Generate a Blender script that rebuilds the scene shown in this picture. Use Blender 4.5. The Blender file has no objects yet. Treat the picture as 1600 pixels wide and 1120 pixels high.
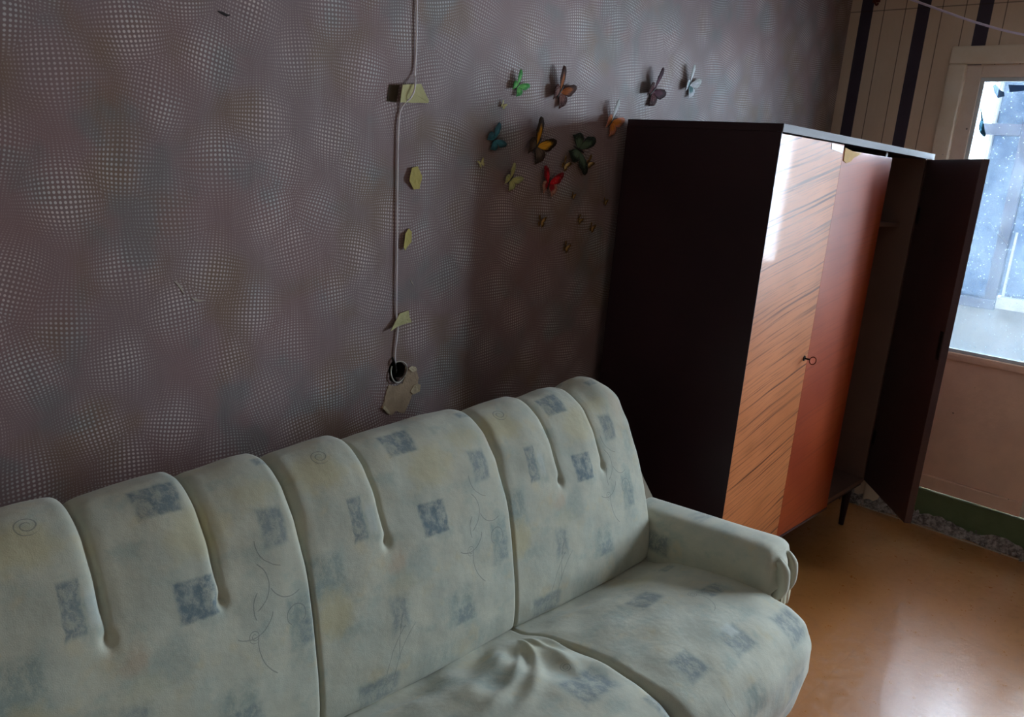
import bpy, bmesh, math, random
import numpy as np
from mathutils import Vector, Matrix
from mathutils.geometry import tessellate_polygon

scene = bpy.context.scene
C = scene.collection
random.seed(5)
rng = np.random.RandomState(7)
PI = math.pi

# ------------------------------------------------------------------ camera
cam_data = bpy.data.cameras.new('camera')
cam = bpy.data.objects.new('camera', cam_data)
C.objects.link(cam)
cam_data.sensor_width = 36.0
cam_data.lens = 1243.16 / 1600 * 36
cam_data.clip_start = 0.02
_a, _b, _c = math.radians(47.1534), math.radians(13.8228), math.radians(4.6873)
_f = Vector((math.sin(_a)*math.cos(_b), math.cos(_a)*math.cos(_b), -math.sin(_b)))
_r = Vector((math.cos(_a), -math.sin(_a), 0)); _u = _r.cross(_f)
_r2 = _r*math.cos(_c) + _u*math.sin(_c); _u2 = -_r*math.sin(_c) + _u*math.cos(_c)
cam.matrix_world = Matrix(((_r2.x, _u2.x, -_f.x, -2.3615), (_r2.y, _u2.y, -_f.y, -1.7705), (_r2.z, _u2.z, -_f.z, 1.5721), (0, 0, 0, 1)))
scene.camera = cam

# ------------------------------------------------------------------ daylight: an even, cool overcast sky
world = bpy.data.worlds.new('overcast_sky'); scene.world = world; world.use_nodes = True
wn = world.node_tree; wn.nodes.clear()
wo = wn.nodes.new('ShaderNodeOutputWorld'); wb = wn.nodes.new('ShaderNodeBackground')
wb.inputs[0].default_value = (0.95, 0.97, 1.0, 1); wb.inputs[1].default_value = 19.0
wn.links.new(wb.outputs[0], wo.inputs[0])

def portal(name, x, y, z, w, h):
    l = bpy.data.lights.new(name, 'AREA'); l.shape = 'RECTANGLE'; l.size = h; l.size_y = w
    l.cycles.is_portal = True
    o = bpy.data.objects.new(name, l); C.objects.link(o)
    o.location = (x, y, z); o.rotation_euler = (0, math.radians(90), 0)   # emits towards -x
portal('door_daylight_portal', 1.94, -0.92, 1.5, 0.62, 1.36)
portal('window_daylight_portal', 1.94, -1.915, 1.5, 1.06, 1.30)

vs = scene.view_settings
vs.view_transform = 'Standard'; vs.look = 'None'; vs.gamma = 1.0; vs.use_curve_mapping = False
vs.exposure = 1.28
scene.cycles.max_bounces = 12; scene.cycles.diffuse_bounces = 6; scene.cycles.transparent_max_bounces = 16
scene.cycles.sample_clamp_indirect = 6.0

# ------------------------------------------------------------------ material helpers
def s2l(c):
    return tuple(((x/255)/12.92 if x/255 <= 0.04045 else ((x/255+0.055)/1.055)**2.4) for x in c)
def col(*c): return (*s2l(c), 1.0)

class Mat:
    def __init__(s, name, rough=0.6, spec=0.5, metallic=0.0, coat=0.0, coat_rough=0.05, sheen=0.0):
        s.mat = bpy.data.materials.new(name); s.mat.use_nodes = True
        s.t = s.mat.node_tree; s.t.nodes.clear()
        s.out = s.t.nodes.new('ShaderNodeOutputMaterial')
        s.b = s.t.nodes.new('ShaderNodeBsdfPrincipled')
        s.t.links.new(s.b.outputs[0], s.out.inputs[0])
        s.set('Roughness', rough); s.set('Specular IOR Level', spec); s.set('Metallic', metallic)
        s.set('Coat Weight', coat); s.set('Coat Roughness', coat_rough); s.set('Sheen Weight', sheen)
    def set(s, k, v): s.put(s.b.inputs[k], v)
    def put(s, sock, v):
        if isinstance(v, bpy.types.NodeSocket): s.t.links.new(v, sock)
        elif v is not None: sock.default_value = v
    def node(s, typ, *ins, out=0, **props):
        n = s.t.nodes.new(typ)
        for k, v in props.items(): setattr(n, k, v)
        for i, v in enumerate(ins): s.put(n.inputs[i], v)
        return n.outputs[out]
    def m(s, op, a, b=None, c=None): return s.node('ShaderNodeMath', a, b, c, operation=op)
    def v(s, op, a, b=None):
        n = s.t.nodes.new('ShaderNodeVectorMath'); n.operation = op
        s.put(n.inputs[0], a); s.put(n.inputs[1], b)
        return n.outputs['Value' if op in ('LENGTH', 'DOT_PRODUCT', 'DISTANCE') else 'Vector']
    def scale(s, a, k):
        n = s.t.nodes.new('ShaderNodeVectorMath'); n.operation = 'SCALE'; s.put(n.inputs[0], a); s.put(n.inputs['Scale'], k)
        return n.outputs[0]
    def xyz(s, a):
        n = s.t.nodes.new('ShaderNodeSeparateXYZ'); s.put(n.inputs[0], a); return n.outputs
    def vec(s, x=0.0, y=0.0, z=0.0): return s.node('ShaderNodeCombineXYZ', x, y, z)
    def mix(s, f, a, b, blend='MIX'):
        n = s.t.nodes.new('ShaderNodeMix'); n.data_type = 'RGBA'; n.blend_type = blend; n.clamp_factor = True
        s.put(n.inputs[0], f); s.put(n.inputs[6], a); s.put(n.inputs[7], b)
        return n.outputs[2]
    def noise(s, vec, scale=5.0, detail=3.0, rough=0.5, color=False):
        n = s.t.nodes.new('ShaderNodeTexNoise'); s.put(n.inputs['Vector'], vec); s.put(n.inputs['Scale'], scale)
        s.put(n.inputs['Detail'], detail); s.put(n.inputs['Roughness'], rough)
        return n.outputs['Color' if color else 'Fac']
    def voro(s, vec, scale=5.0, rnd=1.0, out='Distance', dim='3D'):
        n = s.t.nodes.new('ShaderNodeTexVoronoi'); n.voronoi_dimensions = dim
        s.put(n.inputs['Vector'], vec); s.put(n.inputs['Scale'], scale); s.put(n.inputs['Randomness'], rnd)
        return n.outputs[out]
    def rng(s, x, a, b, c=0.0, d=1.0, smooth=True):
        n = s.t.nodes.new('ShaderNodeMapRange'); n.interpolation_type = 'SMOOTHSTEP' if smooth else 'LINEAR'
        for i, v in enumerate((x, a, b, c, d)): s.put(n.inputs[i], v)
        return n.outputs[0]
    def obj(s): return s.node('ShaderNodeTexCoord', out=3)
    def uv(s): return s.node('ShaderNodeTexCoord', out=2)
    def color(s, c): s.set('Base Color', c)
    def bump(s, h, strength=0.3, dist=0.01):
        n = s.t.nodes.new('ShaderNodeBump'); s.put(n.inputs['Strength'], strength); s.put(n.inputs['Distance'], dist)
        s.put(n.inputs['Height'], h); s.t.links.new(n.outputs[0], s.b.inputs['Normal']); return n.outputs[0]

def simple(name, rgb, rough=0.6, vary=0.12, scale=8.0, bump=0.0, **k):
    M = Mat(name, rough=rough, **k)
    o = M.obj(); n = M.noise(o, scale, 4.0, 0.6)
    c = col(*rgb); d = tuple(x*(1-2*vary) for x in c[:3]) + (1,); e = tuple(min(1, x*(1+vary)) for x in c[:3]) + (1,)
    M.color(M.mix(n, d, e))
    if bump: M.bump(M.noise(o, scale*6, 3.0), bump, 0.004)
    return M.mat

# ------------------------------------------------------------------ object helpers
def link_mesh(name, verts, faces, mat=None, parent=None, smooth=False, uvs=None, loc=None):
    me = bpy.data.meshes.new(name)
    if loc is not None:
        verts = [(v[0]-loc[0], v[1]-loc[1], v[2]-loc[2]) for v in verts]
    me.from_pydata([tuple(map(float, v)) for v in verts], [], [tuple(map(int, f)) for f in faces])
    me.update()
    if uvs is not None:
        lay = me.uv_layers.new(name='UVMap')
        idx = np.empty(len(me.loops), dtype=np.int32); me.loops.foreach_get('vertex_index', idx)
        lay.data.foreach_set('uv', np.asarray(uvs, dtype=np.float32)[idx].ravel())
    if smooth: me.polygons.foreach_set('use_smooth', [True]*len(me.polygons))
    o = bpy.data.objects.new(name, me); C.objects.link(o)
    if mat: me.materials.append(mat)
    if parent is not None:
        o.parent = parent
        p = parent; off = Vector((0, 0, 0))
        while p is not None: off += p.location; p = p.parent
        if loc is not None: o.location = Vector(loc) - off
        else: o.location = -off           # vertices given in room coordinates
    elif loc is not None: o.location = loc
    return o

def bm_obj(name, bm, mat=None, parent=None, smooth=False, loc=None):
    bmesh.ops.recalc_face_normals(bm, faces=bm.faces[:])
    vs_ = [tuple(v.co) for v in bm.verts]
    bm.verts.index_update(); fs = [[v.index for v in f.verts] for f in bm.faces]
    bm.free()
    return link_mesh(name, vs_, fs, mat, parent, smooth, loc=loc)

def box_bm(bm, x0, x1, y0, y1, z0, z1, bevel=0.0, seg=2):
    t = bmesh.new()
    bmesh.ops.create_cube(t, size=1.0)
    for v in t.verts:
        v.co = Vector((x0 + (v.co.x+0.5)*(x1-x0), y0 + (v.co.y+0.5)*(y1-y0), z0 + (v.co.z+0.5)*(z1-z0)))
    if bevel: bmesh.ops.bevel(t, geom=t.edges[:], offset=bevel, segments=seg, affect='EDGES', profile=0.6)
    me = bpy.data.meshes.new('tmp'); t.to_mesh(me); t.free(); bm.from_mesh(me); bpy.data.meshes.remove(me)

def box(name, x0, x1, y0, y1, z0, z1, mat, parent=None, bevel=0.0, smooth=False, loc=None):
    bm = bmesh.new(); box_bm(bm, min(x0, x1), max(x0, x1), min(y0, y1), max(y0, y1), min(z0, z1), max(z0, z1), bevel)
    return bm_obj(name, bm, mat, parent, smooth, loc)

def prism(name, poly, normal_axis, a, b, mat, parent=None, smooth=False):
    """poly: list of 2D points; normal_axis 'y': points are (x,z), extruded from y=a to y=b; 'x': points are (y,z)."""
    n = len(poly); tri = tessellate_polygon([[Vector((p[0], p[1], 0)) for p in poly]])
    P = (lambda p, t: (p[0], t, p[1])) if normal_axis == 'y' else (lambda p, t: (t, p[0], p[1]))
    bm = bmesh.new()
    va = [bm.verts.new(P(p, a)) for p in poly]; vb = [bm.verts.new(P(p, b)) for p in poly]
    for t in tri: bm.faces.new([va[i] for i in t]); bm.faces.new([vb[i] for i in reversed(t)])
    for i in range(n): bm.faces.new([va[i], va[(i+1) % n], vb[(i+1) % n], vb[i]])
    return bm_obj(name, bm, mat, parent, smooth)

def tube(name, pts, r, mat, parent=None, seg=8, sub=6, smooth=True, radii=None):
    P = [Vector(p) for p in pts]; Q = []; R = []
    rr = radii or [r]*len(P)
    for i in range(len(P)-1):                            # Catmull-Rom through the points
        p0 = P[max(i-1, 0)]; p1 = P[i]; p2 = P[i+1]; p3 = P[min(i+2, len(P)-1)]
        for k in range(sub):
            t = k/sub
            Q.append(0.5*((2*p1) + (p2-p0)*t + (2*p0-5*p1+4*p2-p3)*t*t + (3*p1-p0-3*p2+p3)*t**3)); R.append(rr[i]*(1-t)+rr[i+1]*t)
    Q.append(P[-1]); R.append(rr[-1])
    verts = []; faces = []
    up = Vector((0.13, 0.31, 0.94))
    for i, q in enumerate(Q):
        d = (Q[min(i+1, len(Q)-1)] - Q[max(i-1, 0)]).normalized()
        a = d.cross(up)
        if a.length < 1e-3: a = d.cross(Vector((1, 0, 0)))
        a.normalize(); b = d.cross(a)
        for k in range(seg):
            t = 2*PI*k/seg; verts.append(q + (a*math.cos(t) + b*math.sin(t))*R[i])
    for i in range(len(Q)-1):
        for k in range(seg):
            faces.append((i*seg+k, i*seg+(k+1) % seg, (i+1)*seg+(k+1) % seg, (i+1)*seg+k))
    faces.append(tuple(range(seg))[::-1]); faces.append(tuple((len(Q)-1)*seg+k for k in range(seg)))
    return link_mesh(name, verts, faces, mat, parent, smooth)

def thing(name, label, cat, loc=(0, 0, 0), group=None):
    o = bpy.data.objects.new(name, None); C.objects.link(o); o.location = loc; o.empty_display_size = 0.05
    o['label'] = label; o['category'] = cat
    if group: o['group'] = group
    return o
def tag(o, label, cat, group=None, kind=None):
    o['label'] = label; o['category'] = cat
    if group: o['group'] = group
    if kind: o['kind'] = kind
    return o
def struct(o, label=None, cat=None):
    o['kind'] = 'structure'
    if label: o['label'] = label
    if cat: o['category'] = cat
    return o

# ------------------------------------------------------------------ setting: materials
def wallpaper_dots():
    M = Mat('dotted_wallpaper', rough=0.55, spec=0.5)
    o = M.obj(); X = M.xyz(o); x, z = X[0], X[2]
    w = M.noise(M.vec(x, 0.0, z), 2.2, 2.0, 0.5, color=True)
    wx = M.xyz(M.v('SUBTRACT', w, (0.5, 0.5, 0.5)))
    x2 = M.m('ADD', x, M.m('MULTIPLY', wx[0], 0.05)); z2 = M.m('ADD', z, M.m('MULTIPLY', wx[1], 0.05))
    u = M.m('ADD', M.m('DIVIDE', x2, 0.205), M.m('DIVIDE', z2, 0.235))
    v_ = M.m('SUBTRACT', M.m('DIVIDE', x2, 0.205), M.m('DIVIDE', z2, 0.235))
    P = M.vec(u, v_, 0.0)
    cen = M.voro(P, 1.0, 0.42, out='Position', dim='2D')
    D = M.xyz(M.v('SUBTRACT', P, cen))
    # back to metres
    dx = M.m('MULTIPLY', M.m('ADD', D[0], D[1]), 0.1025)
    dz = M.m('MULTIPLY', M.m('SUBTRACT', D[0], D[1]), 0.1175)
    # the dots: in each cell a grid that is wide in the middle and crowds together in arcs towards the rim
    cr = M.xyz(M.voro(P, 1.0, 0.42, out='Color', dim='2D'))
    sh = M.m('MULTIPLY', M.m('SUBTRACT', cr[0], 0.5), 0.55)
    ex = M.m('ADD', dx, M.m('MULTIPLY', sh, dz)); ez = M.m('SUBTRACT', dz, M.m('MULTIPLY', sh, dx))
    r2 = M.m('ADD', M.m('MULTIPLY', ex, ex), M.m('MULTIPLY', M.m('MULTIPLY', ez, ez), 0.75))
    k = M.m('DIVIDE', M.m('ADD', 1.0, M.m('MULTIPLY', r2, 44.0)), 0.0100)
    gx = M.m('MULTIPLY', ex, k); gz = M.m('MULTIPLY', ez, k)
    gx = M.m('SUBTRACT', gx, M.m('ROUND', gx)); gz = M.m('SUBTRACT', gz, M.m('ROUND', gz))
    d = M.m('SQRT', M.m('ADD', M.m('MULTIPLY', gx, gx), M.m('MULTIPLY', gz, gz)))
    r0 = M.m('SQRT', r2)
    patchy = M.rng(M.noise(M.vec(M.m('MULTIPLY', x, 1.0), 3.0, M.m('MULTIPLY', z, 0.75)), 7.0, 2.0, 0.5), 0.36, 0.64)
    big = M.m('MULTIPLY', M.rng(r0, 0.020, 0.112, 1.0, 0.0), M.m('ADD', 0.45, M.m('MULTIPLY', patchy, 0.55)))
    rad = M.m('ADD', 0.23, M.m('MULTIPLY', big, 0.08))
    dot = M.m('MULTIPLY', M.rng(d, M.m('SUBTRACT', rad, 0.13), M.m('ADD', rad, 0.10), 1.0, 0.0), M.m('ADD', 0.15, M.m('MULTIPLY', big, 0.72)))
    V = M.vec(x, 0.0, z)
    n1 = M.noise(V, 3.4, 2.0, 0.5); n2 = M.noise(M.v('ADD', V, (7.3, 2.0, 1.0)), 4.6, 2.0, 0.5)
    n3 = M.noise(M.v('ADD', V, (1.3, 9.0, 4.0)), 7.5, 2.0, 0.5)
    base = M.mix(M.rng(n1, 0.38, 0.64), col(130, 108, 107), col(133, 104, 102))
    base = M.mix(M.m('MULTIPLY', M.rng(n2, 0.48, 0.68), 0.8), base, col(124, 97, 78))
    base = M.mix(M.m('MULTIPLY', M.rng(n3, 0.52, 0.70), 0.6), base, col(112, 108, 106))
    dcol = M.mix(M.rng(n3, 0.35, 0.65), col(218, 200, 192), col(196, 194, 190))
    M.color(M.mix(dot, base, dcol))
    # old paper: slight upright ripples and a little lustre of the printed dots
    rip = M.noise(M.v('MULTIPLY', V, (1.0, 1.0, 0.22)), 9.0, 3.0, 0.5)
    h = M.m('ADD', M.m('MULTIPLY', dot, 0.0006), M.m('MULTIPLY', rip, 0.008))
    M.bump(h, 0.55, 1.0)
    M.set('Roughness', M.rng(dot, 0.0, 1.0, 0.55, 0.38))
    return M.mat

def wallpaper_stripes():
    M = Mat('striped_wallpaper', rough=0.6, spec=0.35)
    o = M.obj(); X = M.xyz(o); y, z = X[1], X[2]
    t = M.m('SUBTRACT', -0.050, y)                                     # metres to the right of the first dark stripe
    p = M.m('MODULO', M.m('ADD', t, 2.625), 0.2625)
    def band(a, b, s=0.0015):
        return M.m('MULTIPLY', M.rng(p, a-s, a+s), M.rng(p, b-s, b+s, 1.0, 0.0))
    dark = band(0.0, 0.058); 
    dark0 = M.rng(p, 0.058-0.0015, 0.058+0.0015, 1.0, 0.0)
    thin = M.m('MAXIMUM', band(0.1095, 0.1135, 0.0012), band(0.2085, 0.2125, 0.0012))
    n = M.noise(M.vec(0.0, M.m('MULTIPLY', y, 60.0), M.m('MULTIPLY', z, 3.0)), 1.0, 3.0, 0.6)
    n2 = M.noise(M.vec(0.0, y, z), 9.0, 4.0, 0.6)
    base = M.mix(n2, col(212, 184, 156), col(228, 202, 178))
    base = M.mix(M.m('MULTIPLY', n, 0.25), base, col(182, 154, 130))
    c = M.mix(dark0, base, M.mix(n2, col(56, 46, 60), col(72, 60, 74)))
    c = M.mix(M.m('MULTIPLY', thin, 0.8), c, col(70, 46, 40))
    seam = M.m('MULTIPLY', M.rng(z, 2.414, 2.416), M.rng(z, 2.419, 2.421, 1.0, 0.0))
    c = M.mix(M.m('MULTIPLY', seam, 0.6), c, col(60, 42, 38))
    M.color(c); M.bump(n2, 0.25, 0.004)
    return M.mat

def floor_paint():
    M = Mat('painted_brown_floor', rough=0.25, spec=0.8, coat=1.0, coat_rough=0.24)
    o = M.obj()
    n1 = M.noise(o, 2.2, 4.0, 0.6); n2 = M.noise(o, 22.0, 4.0, 0.65); n3 = M.noise(o, 140.0, 2.0, 0.6)
    c = M.mix(n1, col(164, 104, 48), col(184, 122, 64))
    c = M.mix(M.m('MULTIPLY', M.rng(n2, 0.52, 0.75), 0.35), c, col(130, 84, 44))
    specks = M.rng(M.voro(o, 26.0, 1.0), 0.02, 0.045, 1.0, 0.0)
    c = M.mix(M.m('MULTIPLY', specks, M.rng(n2, 0.5, 0.6)), c, col(84, 56, 34))
    # straight joints of the sheets under the paint
    X = M.xyz(o)
    j = M.m('ABSOLUTE', M.m('SUBTRACT', M.m('FRACT', M.m('DIVIDE', M.m('ADD', M.m('ADD', X[1], 10.0), M.m('MULTIPLY', X[0], 0.0)), 0.62)), 0.5))
    jl = M.rng(j, 0.0, 0.004, 1.0, 0.0)
    c = M.mix(M.m('MULTIPLY', jl, 0.15), c, col(96, 62, 34))
    M.color(c)
    M.set('Roughness', M.m('ADD', M.rng(n2, 0.3, 0.75, 0.24, 0.40), M.m('MULTIPLY', n3, 0.06)))
    h = M.m('ADD', M.m('ADD', M.m('MULTIPLY', n2, 0.0022), M.m('MULTIPLY', n3, 0.0003)), M.m('MULTIPLY', jl, -0.0002))
    M.bump(h, 0.6, 1.0)
    return M.mat

def dirty_glass(name, dirt=0.25, tint=(0.93, 0.97, 1.0), speck=1.0, haze=(225, 235, 240)):
    M = Mat(name)
    t = M.t; t.nodes.remove(M.b)
    o = M.node('ShaderNodeTexCoord', out=3)
    n = M.noise(o, 3.5, 5.0, 0.65); n2 = M.noise(o, 28.0, 5.0, 0.8)
    sp = M.rng(M.m('ADD', M.voro(o, 60.0, 1.0), M.m('MULTIPLY', n2, 0.5)), 0.35, 0.5, 1.0, 0.0)
    low = M.rng(M.xyz(o)[2], 0.85, 1.15, 0.35, 0.0)                     # dust that gathered towards the foot of the pane
    f = M.m('ADD', M.m('ADD', M.m('MULTIPLY', M.rng(n, 0.3, 0.75), dirt), M.m('MULTIPLY', M.m('MULTIPLY', sp, M.rng(n2, 0.42, 0.62)), 0.55*speck)), M.m('MULTIPLY', low, min(1.0, dirt*3)))
    f = M.node('ShaderNodeClamp', f, 0.0, 0.85)
    tr = M.node('ShaderNodeBsdfTransparent', (*tint, 1))
    tl = M.node('ShaderNodeBsdfTranslucent', col(*haze)); df = M.node('ShaderNodeBsdfDiffuse', col(*haze))
    md = M.node('ShaderNodeMixShader', 0.5, tl, df)
    a = M.node('ShaderNodeMixShader', f, tr, md)
    gl = M.node('ShaderNodeBsdfGlossy', (1, 1, 1, 1), 0.03)
    lw = M.node('ShaderNodeLayerWeight', 0.25)
    fin = M.node('ShaderNodeMixShader', M.m('MULTIPLY', lw, 0.35), a, gl)
    t.links.new(fin, M.out.inputs[0])
    return M.mat

def gloss_paint(name, rgb, rgb2, chip=(70, 55, 42), rough=0.35):
    M = Mat(name, rough=rough, spec=0.5)
    o = M.obj(); n = M.noise(o, 6.0, 5.0, 0.65); n2 = M.noise(o, 30.0, 4.0, 0.7)
    c = M.mix(M.rng(n, 0.35, 0.7), col(*rgb), col(*rgb2))
    ch = M.m('MULTIPLY', M.rng(M.voro(o, 17.0, 1.0), 0.05, 0.09, 1.0, 0.0), M.rng(n2, 0.52, 0.62))
    c = M.mix(ch, c, col(*chip)); M.color(c); M.bump(M.m('ADD', n, M.m('MULTIPLY', n2, 0.3)), 0.35, 0.01)
    return M.mat

m_dots = wallpaper_dots(); m_stripes = wallpaper_stripes(); m_floor = floor_paint()
m_plaster = simple('old_plaster', (176, 170, 160), 0.9, 0.2, 12, bump=0.4)
m_plain2 = simple('plain_brown_wallpaper', (128, 112, 100), 0.85, 0.08, 5)
m_plain = simple('plain_beige_wallpaper', (226, 212, 192), 0.85, 0.08, 5)
m_ceiling = simple('whitewash', (205, 202, 196), 0.9, 0.05, 3)
m_cream = gloss_paint('cream_gloss_paint', (228, 206, 180), (236, 218, 196))
m_leaf = gloss_paint('greyed_cream_paint', (222, 200, 182), (230, 212, 198))
m_pink = gloss_paint('pinkish_beige_paint', (240, 198, 170), (230, 188, 162), chip=(120, 84, 64))
m_green = gloss_paint('green_floor_paint', (108, 120, 82), (90, 104, 66), chip=(40, 48, 34), rough=0.5)
m_whiteframe = gloss_paint('white_frame_paint', (214, 220, 222), (196, 206, 210))
m_greyblue = simple('grey_blue_frame', (96, 108, 134), 0.6, 0.1)
m_glass = dirty_glass('dirty_door_glass', 0.18, tint=(0.70, 0.74, 0.78), speck=1.6, haze=(160, 176, 188))
m_glass_clear = dirty_glass('clear_balcony_glass', 0.04, speck=0.1)
m_glass_film = dirty_glass('blue_filmed_glass', 0.22, tint=(0.085, 0.11, 0.14), speck=0.9, haze=(150, 170, 195))
m_parapet = simple('grey_parapet', (170, 178, 182), 0.8, 0.12, 7, bump=0.3)

# ------------------------------------------------------------------ setting: room shell
XW = 1.789; X0 = -3.6; Y1 = -3.35; H = 2.57
struct(box('floor', X0-0.1, XW+0.10, Y1-0.1, 0.1, -0.08, 0.0, m_floor), 'brown painted floor, glossy and worn', 'floor')
struct(box('ceiling', X0-0.1, XW+0.13, Y1-0.1, 0.1, H, H+0.08, m_ceiling))
struct(box('wall_left', X0-0.1, X0, Y1-0.1, 0.1, 0, H, m_plain))
struct(box('wall_front', X0, XW, Y1-0.1, Y1, 0, H, m_plain2))

# wall_back: the dotted wall, with the broken-out socket hole at (-0.943, 0.953)
hx, hz, ha, hb = -0.943, 0.953, 0.031, 0.033
def wall_back():
    bm = bmesh.new()
    xs = [X0, hx-0.06, hx+0.06, XW]; zs = [0.0, hz-0.06, hz+0.06, H]
    V = {}
    def vert(x, y, z):
        k = (round(x, 5), round(y, 5), round(z, 5))
        if k not in V: V[k] = bm.verts.new((x, y, z))
        return V[k]
    for i in range(3):
        for j in range(3):
            if i == 1 and j == 1: continue
            bm.faces.new([vert(xs[i], 0, zs[j]), vert(xs[i+1], 0, zs[j]), vert(xs[i+1], 0, zs[j+1]), vert(xs[i], 0, zs[j+1])])
    n = 32; ring = []; sq = []; back = []
    for k in range(n):
        t = 2*PI*k/n + PI/4; c, s = math.cos(t), math.sin(t)
        q = 0.06/max(abs(c), abs(s))
        rr = 1 + 0.10*math.sin(3*t+1) + 0.05*math.sin(7*t)
        sq.append(vert(hx+c*q, 0, hz+s*q)); ring.append(vert(hx+c*ha*rr, 0, hz+s*hb*rr)); back.append(vert(hx+c*ha*rr*1.1, 0.055, hz+s*hb*rr*1.1))
    for k in range(n):
        l = (k+1) % n
        bm.faces.new([sq[k], sq[l], ring[l], ring[k]]); bm.faces.new([ring[k], ring[l], back[l], back[k]])
    bm.faces.new(back)
    # thickness behind
    for (a, b, c, d) in ((X0, XW, 0.0, H),):
        box_bm(bm, a, b, 0.06, 0.12, c, d)
    me_m = bm_obj('wall_back', bm, m_dots)
    return me_m
struct(wall_back(), 'dark taupe wallpaper wall patterned with arcs of pale dots', 'wall')

# wall_right: striped wall with the balcony door opening and the window opening beside it
DY0, DY1, DZ1 = -0.560, -1.27, 2.16       # door opening
WY0, WY1, WZ0, WZ1 = -1.38, -2.45, 0.86, 2.14
def wall_right():
    bm = bmesh.new(); a, b = XW, XW+0.16
    box_bm(bm, a, b, DY0, 0.0, 0, H)
    box_bm(bm, a, b, DY1, DY0, DZ1, H)
    box_bm(bm, a, b, WY0, DY1, 0, H)
    box_bm(bm, a, b, WY1, WY0, 0, WZ0); box_bm(bm, a, b, WY1, WY0, WZ1, H)
    box_bm(bm, a, b, Y1, WY1, 0, H)
    return bm_obj('wall_right', bm, m_stripes)
struct(wall_right(), 'striped wallpaper wall, tan with plum bands', 'wall')

# casing round the balcony door (rounded, thickly painted)
casing = struct(bpy.data.objects.new('trim_1', None)); C.objects.link(casing)
casing['label'] = 'cream painted casing round the balcony door'; casing['category'] = 'door casing'
casing.location = (XW, -0.54, 0)
box('jamb_board', XW-0.022, XW+0.02, -0.502, -0.578, 0.0, 2.163, m_cream, casing, 0.008, True)
box('head_board', XW-0.022, XW+0.02, -0.502, -1.33, 2.163, 2.24, m_cream, casing, 0.008, True)
box('jamb_board', XW-0.022, XW+0.02, -1.26, -1.33, 0.0, 2.163, m_cream, casing, 0.008, True)

# the balcony door itself
door = bpy.data.objects.new('door_1', None); C.objects.link(door); door.location = (XW+0.02, -0.92, 0.17)
struct(door, 'glazed balcony door with a plain beige lower panel', 'door')
dx0, dx1 = XW+0.005, XW+0.045
box('stile', dx0, dx1, -0.574, -0.640, 0.17, 2.166, m_leaf, door, 0.003)
box('stile', dx0, dx1, -1.185, -1.255, 0.17, 2.166, m_leaf, door, 0.003)
box('top_rail', dx0, dx1, -0.640, -1.185, 2.108, 2.166, m_leaf, door, 0.003)
box('lower_panel', dx0+0.008, dx1-0.006, -0.640, -1.185, 0.24, 0.835, m_pink, door, 0.002)
box('middle_rail', dx0-0.004, dx1, -0.640, -1.185, 0.825, 0.862, m_pink, door, 0.006, True)
box('bottom_rail', dx0-0.006, dx1, -0.640, -1.185, 0.17, 0.238, m_pink, door, 0.004)
bm = bmesh.new()                                       # white glazing bead round the pane
box_bm(bm, dx0+0.010, dx1, -0.640, -0.655, 0.862, 2.108, 0.002); box_bm(bm, dx0+0.010, dx1, -1.170, -1.185, 0.862, 2.108, 0.002)
box_bm(bm, dx0+0.010, dx1, -0.655, -1.170, 2.092, 2.108, 0.002); box_bm(bm, dx0+0.010, dx1, -0.655, -1.170, 0.862, 0.876, 0.002)
bm_obj('glazing_bead', bm, m_whiteframe, door)
box('glass_pane', dx0+0.020, dx0+0.023, -0.655, -1.170, 0.876, 2.092, m_glass, door)

for crk in ([(-.622, 1.445), (-.700, 1.380), (-.745, 1.338)], [(-.800, 1.478), (-.838, 1.432), (-.888, 1.388)], [(-.845, 1.470), (-.858, 1.430)]):
    L_ = [(p[0]+0.0015, p[1]+0.0022) for p in crk]; R_ = [(p[0]-0.0015, p[1]-0.0022) for p in crk]
    c_ = prism('crack_tape', L_+R_[::-1], 'x', dx0+0.0195, dx0+0.0188, m_whiteframe, door)

# second window, out of frame to the right: it lights the room and shines back from the wardrobe
win = bpy.data.objects.new('window_1', None); C.objects.link(win); win.location = (XW+0.06, -2.06, WZ0)
struct(win, 'white framed window beside the balcony door, out of frame', 'window')
bm = bmesh.new()
box_bm(bm, XW+0.04, XW+0.10, WY0, WY0-0.06, WZ0, WZ1); box_bm(bm, XW+0.04, XW+0.10, WY1+0.06, WY1, WZ0, WZ1)
box_bm(bm, XW+0.04, XW+0.10, WY0-0.06, WY1+0.06, WZ0, WZ0+0.06); box_bm(bm, XW+0.04, XW+0.10, WY0-0.06, WY1+0.06, WZ1-0.06, WZ1)
box_bm(bm, XW+0.04, XW+0.10, -1.88, -1.95, WZ0+0.06, WZ1-0.06)
bm_obj('window_frame', bm, m_whiteframe, win)
box('pane', XW+0.068, XW+0.071, WY0-0.06, -1.88, WZ0+0.06, WZ1-0.06, m_glass_clear, win)
box('pane', XW+0.068, XW+0.071, -1.95, WY1+0.06, WZ0+0.06, WZ1-0.06, m_glass_clear, win)
box('window_sill', XW-0.12, XW+0.04, WY0+0.02, WY1-0.04, WZ0-0.035, WZ0, m_whiteframe, win, 0.004)

# green painted step below the door and the broken skirting
struct(box('trim_2', XW+0.012, XW+0.16, DY0, DY1, 0.0, 0.158, m_green, bevel=0.006), 'dark green painted step below the balcony door', 'door step')

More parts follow.
